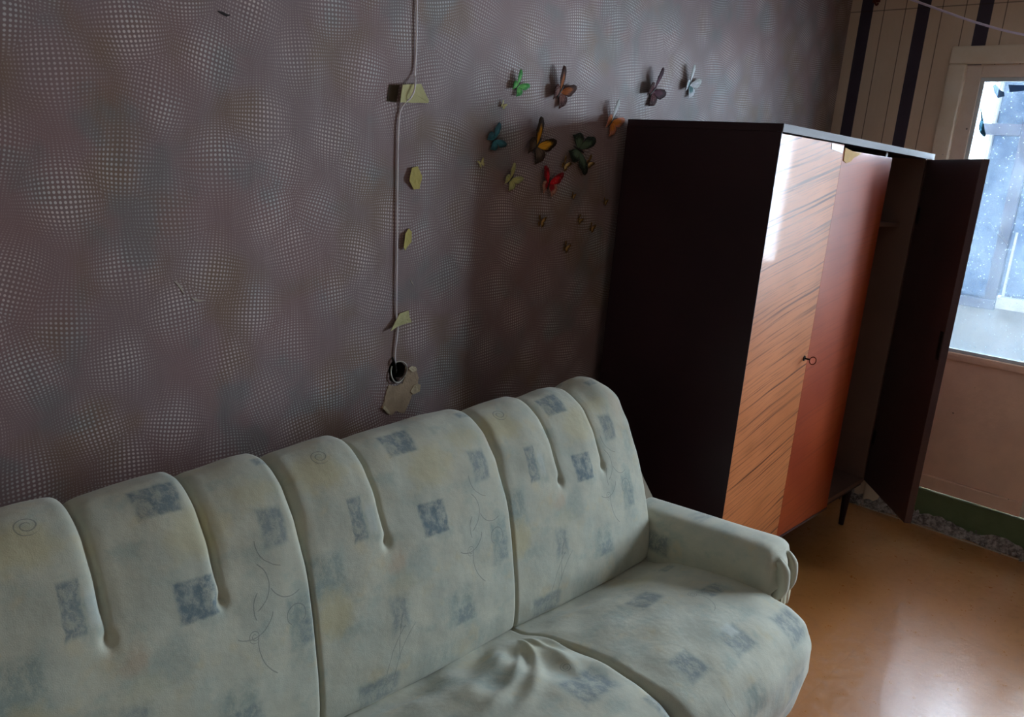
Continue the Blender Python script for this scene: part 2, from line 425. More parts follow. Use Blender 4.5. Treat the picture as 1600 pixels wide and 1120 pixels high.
# loggia beyond the door
log = bpy.data.objects.new('window_2', None); C.objects.link(log); log.location = (2.75, -1.6, 0)
struct(log, 'glazed balcony front seen through the door glass', 'window')
box('balcony_floor', XW+0.16, 2.85, -3.6, -0.15, -0.14, -0.02, m_parapet, log)
box('balcony_ceiling', XW+0.16, 2.85, -3.6, -0.15, 2.60, 2.68, m_parapet, log)
box('parapet', 2.72, 2.80, -3.6, -0.15, -0.02, 1.0, m_parapet, log)
box('parapet_board', 2.66, 2.84, -3.6, -0.715, 1.0, 1.065, m_whiteframe, log, 0.004)
box('parapet_board', 2.68, 2.84, -0.705, -0.15, 0.985, 1.04, m_greyblue, log, 0.004)
box('mullion', 2.71, 2.77, -0.64, -0.70, 1.04, 2.60, m_greyblue, log, 0.004)
box('mullion', 2.71, 2.77, -0.492, -0.510, 1.04, 2.60, m_whiteframe, log, 0.002)
box('transom', 2.705, 2.775, -0.45, -0.64, 1.925, 1.985, m_greyblue, log, 0.002)
box('transom', 2.715, 2.765, -0.70, -3.6, 1.93, 1.98, m_greyblue, log, 0.002)
for yy in (-1.45, -2.15, -2.85): box('mullion', 2.71, 2.77, yy, yy-0.05, 1.065, 2.60, m_whiteframe, log, 0.002)
box('glazing_rod', 2.69, 2.705, -0.728, -0.740, 1.065, 1.42, m_whiteframe, log, 0.002)
box('pane', 2.738, 2.742, -0.15, -0.492, 1.04, 2.60, m_glass_clear, log)
box('pane', 2.738, 2.742, -0.510, -0.64, 1.04, 2.60, m_glass_film, log)
box('pane', 2.738, 2.742, -0.70, -0.86, 1.065, 2.60, m_glass_film, log)
box('pane', 2.738, 2.742, -0.90, -1.45, 1.065, 2.60, m_glass_clear, log)
box('mullion', 2.71, 2.77, -0.86, -0.90, 1.065, 2.60, m_greyblue, log, 0.004)
box('pane', 2.738, 2.742, -1.50, -2.15, 1.065, 2.60, m_glass_clear, log)
box('pane', 2.738, 2.742, -2.20, -2.85, 1.065, 2.60, m_glass_clear, log)
box('pane', 2.738, 2.742, -2.90, -3.6, 1.065, 2.60, m_glass_clear, log)
box('end_wall', XW+0.16, 2.85, -0.15, -0.10, -0.02, 2.60, m_parapet, log)
box('end_wall', XW+0.16, 2.85, -3.65, -3.60, -0.02, 2.60, m_parapet, log)

# ------------------------------------------------------------------ wardrobe
W, YF, ZB, HT = 1.447, -0.6145, 0.2285, 1.75
YB = -0.04
def veneer(name, dark, light, streak, tilt, amount, gloss=0.035, seed=0.0, coat=1.0):
    M = Mat(name, rough=0.45, spec=0.25, coat=coat, coat_rough=gloss)
    o = M.obj(); X = M.xyz(o)
    wv = M.noise(M.v('ADD', o, (seed, 0, 0)), 2.0, 2.0, 0.5)
    zt = M.m('ADD', M.m('SUBTRACT', X[2], M.m('MULTIPLY', X[0], tilt)), M.m('MULTIPLY', wv, 0.035))
    s1 = M.noise(M.vec(M.m('MULTIPLY', X[0], 0.9), seed, M.m('MULTIPLY', zt, 105.0)), 1.0, 4.0, 0.6)
    s2 = M.noise(M.vec(M.m('MULTIPLY', X[0], 5.0), seed+3, M.m('MULTIPLY', zt, 130.0)), 1.0, 3.0, 0.6)
    big = M.noise(M.v('ADD', o, (seed+5, 0, 0)), 3.0, 3.0, 0.5)
    c = M.mix(M.rng(big, 0.3, 0.7), col(*dark), col(*light))
    c = M.mix(M.m('MULTIPLY', M.rng(s1, 0.50, 0.66), M.m('MULTIPLY', amount, M.rng(big, 0.25, 0.6, 0.5, 1.0))), c, col(*streak))
    c = M.mix(M.m('MULTIPLY', M.rng(s2, 0.5, 0.7), amount*0.45), c, col(*streak))
    M.color(c)
    n = M.noise(o, 5.0, 3.0, 0.5); n2 = M.noise(o, 60.0, 2.0, 0.5)
    bn = M.t.nodes.new('ShaderNodeBump'); M.put(bn.inputs['Strength'], 0.5); M.put(bn.inputs['Distance'], 1.0)
    M.put(bn.inputs['Height'], M.m('ADD', M.m('MULTIPLY', n, 0.0012), M.m('MULTIPLY', n2, 0.00004)))
    M.t.links.new(bn.outputs[0], M.b.inputs['Coat Normal'])
    return M.mat
m_v1 = veneer('figured_veneer', (178, 104, 56), (196, 120, 72), (92, 46, 24), 0.24, 1.0, coat=0.13, gloss=0.05)
m_v2 = veneer('red_brown_veneer', (140, 52, 22), (160, 68, 30), (100, 36, 18), 0.15, 0.35, seed=4.0, gloss=0.16, coat=0.25)
m_v3 = veneer('brown_veneer', (72, 52, 54), (80, 58, 60), (58, 42, 44), 0.0, 0.3, seed=9.0, gloss=0.12, coat=0.5)
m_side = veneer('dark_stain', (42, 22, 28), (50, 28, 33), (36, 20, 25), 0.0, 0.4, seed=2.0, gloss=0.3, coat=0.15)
m_inner = simple('dark_brown_inside', (124, 92, 80), 0.55, 0.1, 5)
m_edge = simple('painted_glare_edge', (120, 118, 122), 0.6, 0.06, 12, spec=0.15)  # pale grey stands in for the window glare along this edge
m_raw = simple('raw_broken_wood', (200, 160, 98), 0.85, 0.15, 40, bump=0.4)
m_tape_white = simple('white_tape', (205, 205, 212), 0.4, 0.05, 9)
m_black = simple('blackened_metal', (40, 28, 26), 0.4, 0.1, metallic=0.7)
m_key = simple('rusty_key_metal', (110, 50, 34), 0.45, 0.2, 60, metallic=0.6)

wd = thing('wardrobe', 'tall three-door wardrobe with glossy red-brown front and near-black side, one door ajar', 'wardrobe', (W/2, -0.33, 0))
T = 0.020
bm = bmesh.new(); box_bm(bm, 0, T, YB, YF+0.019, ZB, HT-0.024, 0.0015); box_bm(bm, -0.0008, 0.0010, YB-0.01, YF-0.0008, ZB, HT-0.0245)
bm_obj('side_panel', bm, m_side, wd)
box('side_panel', W-T, W, YB, YF+0.022, ZB, HT-0.024, m_inner, wd, 0.0015)
tp = box('top_board', -0.002, W+0.004, YB, YF-0.002, HT-0.024, HT, m_side, wd, 0.0012)
e = box('edge_strip', -0.0025, W+0.004, YF-0.002, YF-0.0045, HT-0.0245, HT-0.0005, m_edge, tp); e['label'] = 'front edge with window glare painted in pale grey'
box('back_panel', T, W-T, YB-0.003, YB-0.010, ZB, HT-0.024, m_inner, wd)
box('bottom_board', T, W-T, YB-0.01, YF+0.019, ZB, ZB+0.02, m_inner, wd)
box('divider', 2*W/3-T/2, 2*W/3+T/2, YB-0.01, YF+0.024, ZB+0.02, HT-0.024, m_inner, wd)
box('shelf', 2*W/3+T/2, W-T, YB-0.01, YF+0.08, 1.43, 1.448, m_inner, wd)
box('base_rail', T, W-T, YF+0.05, YF+0.025, ZB-0.016, ZB, m_side, wd, 0.001)
d1 = box('door', 0.0012, W/3-0.0012, YF+0.018, YF, ZB+0.004, HT-0.029, m_v1, wd, 0.0012)
d1['label'] = 'light brown streaked veneer door'
d2 = box('door', W/3+0.0012, 2*W/3-0.0012, YF+0.018, YF+0.0008, ZB+0.004, HT-0.045, m_v2, wd, 0.0012)
d2['label'] = 'plain red-brown veneer door, sagging below the top board'
rail = box('lower_edge', 0.0, W*2/3, YF-0.001, YF+0.018, ZB-0.006, ZB+0.003, m_v3, wd, 0.001)
# chipped veneer and stuck-on paper at the head of the doors
chip = prism('chipped_veneer', [(0.490, 1.712), (0.560, 1.704), (0.640, 1.704), (0.615, 1.692), (0.580, 1.684), (0.556, 1.668), (0.520, 1.662), (0.494, 1.668)], 'y', YF+0.001, YF-0.0022, m_raw, d2)
chip['label'] = 'torn veneer showing pale raw wood'
pt = prism('paper_label', [(0.375, 1.719), (0.476, 1.716), (0.476, 1.692), (0.430, 1.696), (0.378, 1.700)], 'y', YF+0.001, YF-0.0012, m_tape_white, d1)
pt['label'] = 'white paper strip glued to the door'
# lock plate (key is a thing of its own)
bm = bmesh.new()
t_ = bmesh.ops.create_cone(bm, cap_ends=True, segments=20, radius1=0.011, radius2=0.009, depth=0.003, matrix=Matrix.Translation((0.452, YF-0.0015, 0.962)) @ Matrix.Rotation(PI/2, 4, 'X'))
bm_obj('lock_plate', bm, m_black, d1)
# open door, 40 degrees, hinged at the right end
oa = math.radians(39.77); dv = Vector((-math.cos(oa), -math.sin(oa), 0)); nv = Vector((math.sin(oa), -math.cos(oa), 0))
def odoor(name, t0, t1, n0, n1, z0, z1, mat, parent, bev=0.001):
    bm = bmesh.new(); box_bm(bm, t0, t1, n0, n1, z0, z1, bev)
    hg = Vector((W-0.002, YF+0.020, 0))
    for v in bm.verts: v.co = hg + dv*v.co.x + nv*v.co.y + Vector((0, 0, v.co.z))
    return bm_obj(name, bm, mat, parent)
d3 = odoor('door', -0.012, 0.470, 0.001, 0.030, ZB+0.004, HT-0.026, m_v3, wd, 0.0015)
d3['label'] = 'third door standing ajar, dark red-brown inside'
odoor('lock_case', 0.440, 0.466, -0.003, 0.004, 0.94, 1.055, m_black, d3)
odoor('hinge', 0.000, 0.030, -0.002, 0.003, 1.45, 1.52, m_black, d3)
odoor('hinge', 0.000, 0.030, -0.002, 0.003, 0.42, 0.49, m_black, d3)
for lx, ly in ((0.07, YF+0.10), (1.395, YF+0.070), (0.07, YB-0.06), (1.37, YB-0.06)):
    bm = bmesh.new()
    bmesh.ops.create_cone(bm, cap_ends=True, segments=20, radius1=0.012, radius2=0.022, depth=0.23, matrix=Matrix.Translation((lx, ly, 0.115)))
    bm_obj('leg', bm, m_side, wd, smooth=False)
# scuffs on the dark side: small pale rubbed marks
# key
key = thing('door_key', 'small rusty key in the lock of the streaked wardrobe door', 'key', (0.452, YF-0.004, 0.962))
tube('shaft', [(0.452, YF-0.004, 0.962), (0.452, YF-0.012, 0.962), (0.452, YF-0.022, 0.962)], 0.0032, m_black, key, sub=2)
pts = [(0.452 + 0.004*math.sin(t), YF-0.033 - 0.012*math.cos(t), 0.960 + 0.013*math.sin(t)) for t in [2*PI*k/14 for k in range(15)]]
tube('bow', pts, 0.0022, m_key, key, seg=6, sub=2)

# ------------------------------------------------------------------ sofa fabric
BACK_P = [  # u, v, half u, half v, colour, strength, softness   (print of the back, one repeat)
    (0.128, 0.405, 0.016, 0.044, 'b', 0.85, 0.25), (0.156, 0.385, 0.020, 0.034, 'g', 0.55, 0.5), (0.160, 0.400, 0.010, 0.03, 'w', 0.5, 0.6),
    (0.302, 0.550, 0.040, 0.034, 'b', 0.95, 0.25), (0.525, 0.585, 0.020, 0.012, 'b', 0.7, 0.5),
    (0.487, 0.442, 0.024, 0.036, 'b', 0.75, 0.4), (0.322, 0.357, 0.036, 0.036, 'b', 1.0, 0.18),
    (0.040, 0.312, 0.040, 0.045, 'g', 0.8, 0.6), (0.198, 0.183, 0.022, 0.040, 'b', 0.65, 0.6),
    (0.372, 0.140, 0.036, 0.040, 'g', 0.75, 0.5), (0.385, 0.115, 0.036, 0.018, 'b', 0.5, 0.5),
    (0.513, 0.250, 0.026, 0.050, 'g', 0.85, 0.4), (0.522, 0.225, 0.014, 0.024, 'b', 0.5, 0.5), (0.138, 0.035, 0.050, 0.026, 'b', 0.7, 0.5),
    (0.250, 0.270, 0.050, 0.040, 'g', 0.45, 0.9), (0.560, 0.385, 0.016, 0.045, 'g', 0.45, 0.8), (0.430, 0.330, 0.03, 0.05, 'g', 0.25, 0.9),
    (0.046, 0.234, 0.040, 0.040, 'y', 0.75, 0.9), (0.195, 0.300, 0.028, 0.026, 'o', 0.45, 0.9), (0.350, 0.470, 0.06, 0.045, 'y', 0.6, 0.9),
    (0.075, 0.520, 0.050, 0.045, 'y', 0.75, 0.9), (0.470, 0.520, 0.050, 0.03, 'y', 0.5, 0.9), (0.215, 0.245, 0.035, 0.03, 'y', 0.3, 0.9),
    (0.555, 0.500, 0.03, 0.06, 'o', 0.35, 0.9), (0.30, 0.04, 0.06, 0.03, 'g', 0.35, 0.8), (0.46, 0.04, 0.05, 0.03, 'g', 0.3, 0.8)]
SEAT_P = [
    (0.290, 0.195, 0.050, 0.030, 'b', 0.75, 0.5), (0.190, 0.190, 0.040, 0.030, 'g', 0.6, 0.6), (0.130, 0.422, 0.036, 0.034, 'b', 0.8, 0.5),
    (0.313, 0.440, 0.045, 0.034, 'b', 0.7, 0.4), (0.325, 0.415, 0.018, 0.018, 'w', 0.6, 0.7), (0.520, 0.488, 0.045, 0.040, 'b', 0.75, 0.5),
    (0.468, 0.290, 0.050, 0.022, 'b', 0.8, 0.5), (0.530, 0.108, 0.03, 0.012, 'b', 0.6, 0.5), (0.250, 0.560, 0.04, 0.03, 'g', 0.75, 0.5),
    (0.470, 0.620, 0.05, 0.03, 'b', 0.6, 0.6), (0.08, 0.30, 0.04, 0.03, 'g', 0.4, 0.8), (0.40, 0.10, 0.05, 0.04, 'y', 0.5, 0.9), (0.40, 0.36, 0.06, 0.05, 'g', 0.35, 0.9)]
SEAT2_P = [
    (0.455, 0.325, 0.060, 0.042, 'b', 0.85, 0.45), (0.330, 0.165, 0.050, 0.045, 'g', 0.7, 0.7), (0.255, 0.085, 0.045, 0.030, 'g', 0.6, 0.7),
    (0.560, 0.450, 0.04, 0.03, 'b', 0.85, 0.4), (0.400, 0.100, 0.03, 0.03, 'g', 0.5, 0.8), (0.14, 0.24, 0.05, 0.04, 'b', 0.7, 0.5),
    (0.25, 0.40, 0.05, 0.04, 'b', 0.7, 0.5), (0.50, 0.15, 0.04, 0.05, 'y', 0.4, 0.9)]
ARM_P = [(0.10, 0.10, 0.06, 0.04, 'b', 0.7, 0.6), (0.33, 0.05, 0.05, 0.03, 'b', 0.8, 0.6), (0.42, 0.20, 0.03, 0.03, 'b', 0.6, 0.8), (0.25, 0.16, 0.02, 0.02, 'g', 0.5, 0.6),
         (0.15, 0.20, 0.07, 0.03, 'g', 0.4, 0.9)]
def fabric(name, patches, lines=(), brown=0.0, spirals=()):
    M = Mat(name, rough=0.85, spec=0.25, sheen=0.25)
    uv = M.uv()
    w = M.v('SUBTRACT', M.noise(M.scale(uv, 1.0), 26.0, 3.0, 0.6, color=True), (0.5, 0.5, 0.5))
    p = M.v('ADD', uv, M.scale(w, 0.010))
    wbig = M.v('SUBTRACT', M.noise(uv, 12.0, 4.0, 0.65, color=True), (0.5, 0.5, 0.5))
    pb = M.v('MULTIPLY', M.v('ADD', uv, M.scale(wbig, 0.11)), (1, 1, 0))
    p = M.v('MULTIPLY', p, (1, 1, 0))
    mott = M.rng(M.noise(M.v('MULTIPLY', M.v('ADD', uv, M.scale(w, 0.03)), (1.0, 0.6, 1.0)), 42.0, 6.0, 0.8), 0.40, 0.62, 1.0, 0.30)
    blot = M.noise(uv, 9.0, 4.0, 0.6)
    blot2 = M.noise(M.v('ADD', uv, (3, 5, 0)), 14.0, 4.0, 0.65)
    c = M.mix(M.rng(blot, 0.35, 0.66), col(176, 177, 162), col(190, 187, 168))
    c = M.mix(M.m('MULTIPLY', M.rng(blot2, 0.50, 0.70), 0.6), c, col(156, 166, 156))
    c = M.mix(M.m('MULTIPLY', M.rng(M.noise(M.v('ADD', uv, (9, 1, 0)), 11.0, 3.0, 0.6), 0.55, 0.72), 0.6), c, col(192, 180, 148))
    cols = {'b': col(104, 119, 124), 'g': col(134, 148, 142), 'y': col(188, 178, 142), 'o': col(182, 154, 126), 'w': col(190, 196, 190)}
    for (u0, v0, hu, hv, k, st, soft) in patches:
        d = M.xyz(M.v('DIVIDE', M.v('ABSOLUTE', M.v('SUBTRACT', p, (u0, v0, 0))), (hu, hv, 1)))
        if soft < 0.85: q = M.m('MAXIMUM', d[0], d[1])
        else: q = M.v('LENGTH', M.v('DIVIDE', M.v('SUBTRACT', pb, (u0, v0, 0)), (hu, hv, 1)))
        f = M.rng(q, 1.0-soft*0.6, 1.0+soft*0.55, st, 0.0)
        if k in 'bg': f = M.m('MULTIPLY', f, mott)
        c = M.mix(f, c, cols[k])
    ink = None
    def add(x):
        nonlocal ink
        ink = x if ink is None else M.m('MAXIMUM', ink, x)
    pw = M.v('MULTIPLY', M.v('ADD', uv, M.scale(w, 0.004)), (1, 1, 0))
    for (cu, cv, r, ang, half, wd_) in lines:           # arcs: centre, radius, direction of the middle, half opening
        dd = M.v('SUBTRACT', pw, (cu, cv, 0)); L = M.v('LENGTH', dd)
        ring = M.rng(M.m('ABSOLUTE', M.m('SUBTRACT', L, r)), wd_*0.4, wd_*1.3, 1.0, 0.0)
        g = M.v('DOT_PRODUCT', M.v('NORMALIZE', dd), (math.cos(ang), math.sin(ang), 0))
        add(M.m('MULTIPLY', ring, M.rng(g, math.cos(half)-0.01, math.cos(half)+0.01)))
    for (cu, cv, r) in spirals:
        dd = M.v('SUBTRACT', pw, (cu, cv, 0)); L = M.v('LENGTH', dd); X = M.xyz(dd)
        th = M.m('DIVIDE', M.m('ARCTAN2', X[1], X[0]), 6.2832)
        ph = M.m('FRACT', M.m('SUBTRACT', M.m('DIVIDE', L, r*0.42), th))
        s = M.rng(M.m('ABSOLUTE', M.m('SUBTRACT', ph, 0.5)), 0.07, 0.17, 1.0, 0.0)
        add(M.m('MULTIPLY', s, M.m('MULTIPLY', M.rng(L, r*0.92, r*1.0, 1.0, 0.0), M.rng(L, r*0.2, r*0.3))))
    if ink is not None:
        c = M.mix(M.m('MULTIPLY', ink, 0.55), c, col(88, 92, 96))
    if brown: c = M.mix(M.m('MULTIPLY', M.rng(blot, 0.3, 0.6), brown), c, col(120, 104, 84))
    # worn dirt in the creases and along the head of the back
    M.color(c)
    fine = M.noise(uv, 420.0, 2.0, 0.6)
    M.bump(M.m('ADD', M.m('MULTIPLY', fine, 0.0006), M.m('MULTIPLY', M.noise(uv, 16.0, 3.0, 0.5), 0.006)), 0.5, 1.0)
    return M.mat
arcs = [(0.405, 0.345, 0.052, math.radians(-10), math.radians(55), 0.0011), (0.470, 0.300, 0.050, math.radians(170), math.radians(30), 0.0011),
        (0.500, 0.235, 0.080, math.radians(200), math.radians(35), 0.0011), (0.497, 0.345, 0.040, math.radians(250), math.radians(50), 0.0011),
        (0.410, 0.300, 0.048, math.radians(-70), math.radians(55), 0.0011), (0.505, 0.265, 0.020, math.radians(90), math.radians(140), 0.0010),
        (0.330, 0.020, 0.180, math.radians(150), math.radians(18), 0.0009), (0.350, 0.010, 0.180, math.radians(150), math.radians(20), 0.0009),
        (0.420, 0.100, 0.230, math.radians(172), math.radians(12), 0.0009), (0.500, 0.420, 0.055, math.radians(215), math.radians(40), 0.0009)]
m_fab = fabric('faded_print_fabric', BACK_P, arcs, spirals=((0.100, 0.560, 0.021), (0.415, 0.255, 0.013)))
m_fab_seat = fabric('faded_print_seat_fabric', SEAT_P, [(0.36, 0.30, 0.05, 0.5, 0.9, 0.0009), (0.20, 0.52, 0.06, 2.6, 0.7, 0.0009)], spirals=((0.40, 0.27, 0.014),))
m_fab_seat2 = fabric('faded_print_middle_seat_fabric', SEAT2_P, [], spirals=((0.47, 0.25, 0.014),))
m_fab_arm = fabric('faded_print_arm_fabric', ARM_P)
m_fab_dark = simple('dirty_side_fabric', (128, 116, 98), 0.9, 0.15, 10)
m_hem = simple('torn_hem_cloth', (190, 184, 156), 0.9, 0.12, 60)
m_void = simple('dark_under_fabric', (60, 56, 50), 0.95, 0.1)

sofa = thing('sofa', 'worn three-seat sofa in pale grey-green fabric printed with faded blue squares', 'sofa', (-1.3, -0.6, 0))

BPROF = np.array([(-.575, .36), (-.612, .44), (-.613, .50), (-.606, .56), (-.581, .68), (-.554, .78), (-.518, .868), (-.470, .925), (-.43, .948), (-.395, .958), (-.35, .953), (-.305, .925), (-.275, .88), (-.262, .80), (-.255, .60), (-.25, .38)])
def resample(P, n, it=3):
    s = np.r_[0, np.cumsum(np.hypot(*np.diff(P, axis=0).T))]
    t = np.linspace(0, s[-1], n); Q = np.stack([np.interp(t, s, P[:, 0]), np.interp(t, s, P[:, 1])], 1)
    for _ in range(it):
        Q[1:-1] = Q[1:-1]*0.5 + (Q[:-2]+Q[2:])*0.25
    return t, Q
def normals(Q):
    d = np.gradient(Q, axis=0); d /= np.hypot(d[:, 0], d[:, 1])[:, None]
    return d
ss = lambda x, a, b: (lambda t: t*t*(3-2*t))(np.clip((x-a)/(b-a), 0, 1))
def rounding(d, r):
    t = np.clip((r-d)/r, 0, 1); return r*(1-np.sqrt(np.maximum(0, 1-t*t)))

def back_section(x0, x1, off, splits, extra=None, taper=0.0):
    nu, nv = 150, 210
    t, Q = resample(BPROF, nv, 4); D = normals(Q)
    N = np.stack([-D[:, 1], D[:, 0]], 1)                # profile runs up the front: outward is -y
    v0 = 0.088                                          # arc length where the printed back starts (z=.44)
    u = np.linspace(0, x1-x0, nu); wdt = x1-x0
    U, Tt = np.meshgrid(u, t); v = Tt - v0
    h = np.zeros_like(U)
    amp = ss(v, 0.30, 0.43) * (1-ss(v, 0.78, 0.95)*0.6)
    edges = [0.0] + [s*wdt for s in splits] + [wdt]
    lobe = np.zeros_like(U)
    for i in range(len(edges)-1):
        a, b = edges[i], edges[i+1]; L = b-a
        q = (U-a)/L; inside = (q >= 0) & (q <= 1)
        rise = 0.35*ss(q, -0.05, 0.18) + 0.65*ss(q, 0.0, 0.75)
        fall = np.sqrt(np.clip(1-((np.clip(q, 0.86, 1)-0.86)/0.14)**2.4, 0, 1))
        lobe = np.where(inside, rise*fall, lobe)
    h += amp*(lobe*0.018 - 0.016)
    # belly of the lower part
    h += (1-ss(v, 0.28, 0.45))*0.008*np.sin(np.clip(U/wdt, 0, 1)*PI)
    for s in splits:                                    # pinched tufts where each crease ends
        uc = s*wdt
        g = np.exp(-(((U-uc)/0.010)**2 + ((v-0.340)/0.014)**2))
        h -= 0.012*g
        h -= 0.003*np.exp(-(((U-uc)/0.05)**2 + ((v-0.31)/0.05)**2))
        h -= 0.011*np.exp(-((U-uc-0.002)/0.0055)**2)*ss(v, 0.335, 0.40)*(1-ss(v, 0.62, 0.75))
    if extra is not None: h += extra(U, v, wdt)
    ed = np.minimum(U, wdt-U)
    h -= rounding(ed, 0.010+0.016*ss(v, 0.30, 0.50))*0.95
    h -= 0.9*rounding(np.clip(v-(-0.01), 0, 1), 0.03)*(v < 0.03)
    h += 0.0010*np.sin(U*37+v*21+off*50)*np.sin(v*43-U*11) * ss(ed, 0.0, 0.05)
    X = x0 + U - taper*(U/wdt)**2.5*ss(v, 0.05, 0.45); Y = Q[:, 0][:, None] + N[:, 0][:, None]*h; Z = Q[:, 1][:, None] + N[:, 1][:, None]*h
    V = np.stack([X, Y, Z], 2).reshape(-1, 3)
    UVs = np.stack([U-off, v], 2).reshape(-1, 2)
    F = []
    for j in range(nv-1):
        b = j*nu
        for i in range(nu-1): F.append((b+i, b+i+1, b+nu+i+1, b+nu+i))
    V = V.tolist(); UVs = UVs.tolist()
    # end caps that run in to the middle of the pad
    for side, i in ((0, 0), (1, nu-1)):
        base = len(V)
        for j in range(nv):
            a = V[j*nu+i]; cz = min(max(a[2], 0.40), 0.86); cy = -0.40 if cz > 0.7 else -0.43
            V.append([a[0] + (0.006 if side == 0 else -0.006), a[1]*0.45 + cy*0.55, a[2]*0.45+cz*0.55]); UVs.append([u[i]-off, t[j]-v0])
        for j in range(nv-1):
            q = (j*nu+i, (j+1)*nu+i, base+j+1, base+j)
            F.append(q if side == 0 else q[::-1])
        F.append(tuple(range(base, base+nv)) if side else tuple(range(base+nv-1, base-1, -1)))
    return link_mesh('back_cushion', V, F, m_fab, sofa, True, uvs=UVs)

SX = [-2.145, -1.583, -1.023, -0.438]
back_section(SX[0]-0.012, SX[1]+0.001, 0.032, (0.355, 0.69))
back_section(SX[1]+0.001, SX[2]+0.001, 0.0, (0.338,), None)
def last_lobe(U, v, wdt):
    q = ss(U, wdt*0.70, wdt*0.86)
    return 0.012*q*ss(v, 0.46, 0.56)*(1-ss(v, 0.80, 0.95)) - 0.020*ss(U, wdt-0.06, wdt)*ss(v, 0.50, 0.60)
back_section(SX[2]+0.001, SX[3], -0.025, (0.338, 0.668), last_lobe, taper=0.042)

SPROF = np.array([(-.50, .36), (-.56, .425), (-.60, .445), (-.70, .472), (-.80, .490), (-.90, .500), (-.98, .501), (-1.05, .491), (-1.10, .466), (-1.132, .42), (-1.140, .35), (-1.122, .26), (-1.08, .17), (-1.02, .12), (-.90, .10)])
def seat_section(x0, x1, mat, wrinkle=False, right_end=False):
    nu, nv = 170, 230
    t, Q = resample(SPROF, nv, 4); D = normals(Q); N = np.stack([D[:, 1], -D[:, 0]], 1)
    N = np.stack([-D[:, 1], D[:, 0]], 1)
    v0 = 0.140
    wdt = x1-x0; u = np.linspace(0, wdt, nu); U, Tt = np.meshgrid(u, t); v = Tt-v0
    s = 1 if N[nv//3, 1] > 0 else -1
    N = N*s
    h = 0.016*np.sin(np.clip(U/wdt, 0, 1)*PI)**0.7*ss(v, 0.02, 0.25)
    ed = np.minimum(U, wdt-U)
    R = 0.010 + 0.012*ss(v, 0.10, 0.30) + 0.022*ss(v, 0.35, 0.55)
    h -= rounding(ed, R)
    h -= 0.010*np.exp(-((v-0.03)/0.05)**2)
    if wrinkle:
        # folds that run out from the rear right corner
        cu, cv = wdt-0.02, 0.02
        du, dvv = U-cu, v-cv; r = np.hypot(du, dvv); a = np.degrees(np.arctan2(-du, dvv))
        for ang, w, am, ra, rb, bend in ((10, 4.5, 0.010, .06, .30, 6), (26, 4, 0.014, .06, .40, 12), (38, 3.6, 0.012, .12, .42, 10), (54, 5, 0.007, .12, .36, 8), (68, 5, 0.006, .14, .34, -6)):
            h += am*0.62*np.exp(-((a-ang-bend*(r/0.3)**2*1.0)/w)**2)*ss(r, ra-.04, ra+.05)*(1-ss(r, rb-0.09, rb+0.05))
        h += 0.004*np.sin(a*0.16+r*30)*ss(r, 0.06, 0.14)*(1-ss(r, 0.25, 0.40))
    h += 0.0020*np.sin(U*31+1+x0*9)*np.sin(v*37)*ss(ed, 0, 0.06)
    X = x0+U
    if right_end:                                       # the free front corner bulges past the armrest, then rounds off
        k = ss(U, wdt-0.10, wdt)
        X = X + k*0.016*ss(v, 0.40, 0.50)
        h -= 0.012*k*ss(v, 0.50, 0.62)
    Y = Q[:, 0][:, None]+N[:, 0][:, None]*h; Z = Q[:, 1][:, None]+N[:, 1][:, None]*h
    V = np.stack([X, Y, Z], 2).reshape(-1, 3).tolist(); UVs = np.stack([U, v], 2).reshape(-1, 2).tolist(); F = []
    for j in range(nv-1):
        b = j*nu
        for i in range(nu-1): F.append((b+i, b+i+1, b+nu+i+1, b+nu+i))
    for side, i in ((0, 0), (1, nu-1)):
        base = len(V)
        for j in range(nv):
            a = V[j*nu+i]; cy = min(max(a[1], -1.02), -0.62); V.append([a[0] + (0.005 if side == 0 else -0.005), a[1]*0.4+cy*0.6, a[2]*0.4+0.30*0.6]); UVs.append([u[i], t[j]-v0])
        for j in range(nv-1):
            q = (j*nu+i, (j+1)*nu+i, base+j+1, base+j); F.append(q if side else q[::-1])
        F.append(tuple(range(base, base+nv)) if side else tuple(range(base+nv-1, base-1, -1)))
    return link_mesh('seat_cushion', V, F, mat, sofa, True, uvs=UVs)
seat_section(SX[0], SX[1], m_fab_seat)
seat_section(SX[1], SX[2]+0.002, m_fab_seat2, wrinkle=True)
seat_section(SX[2]+0.002, SX[3]+0.018, m_fab_seat, right_end=True)

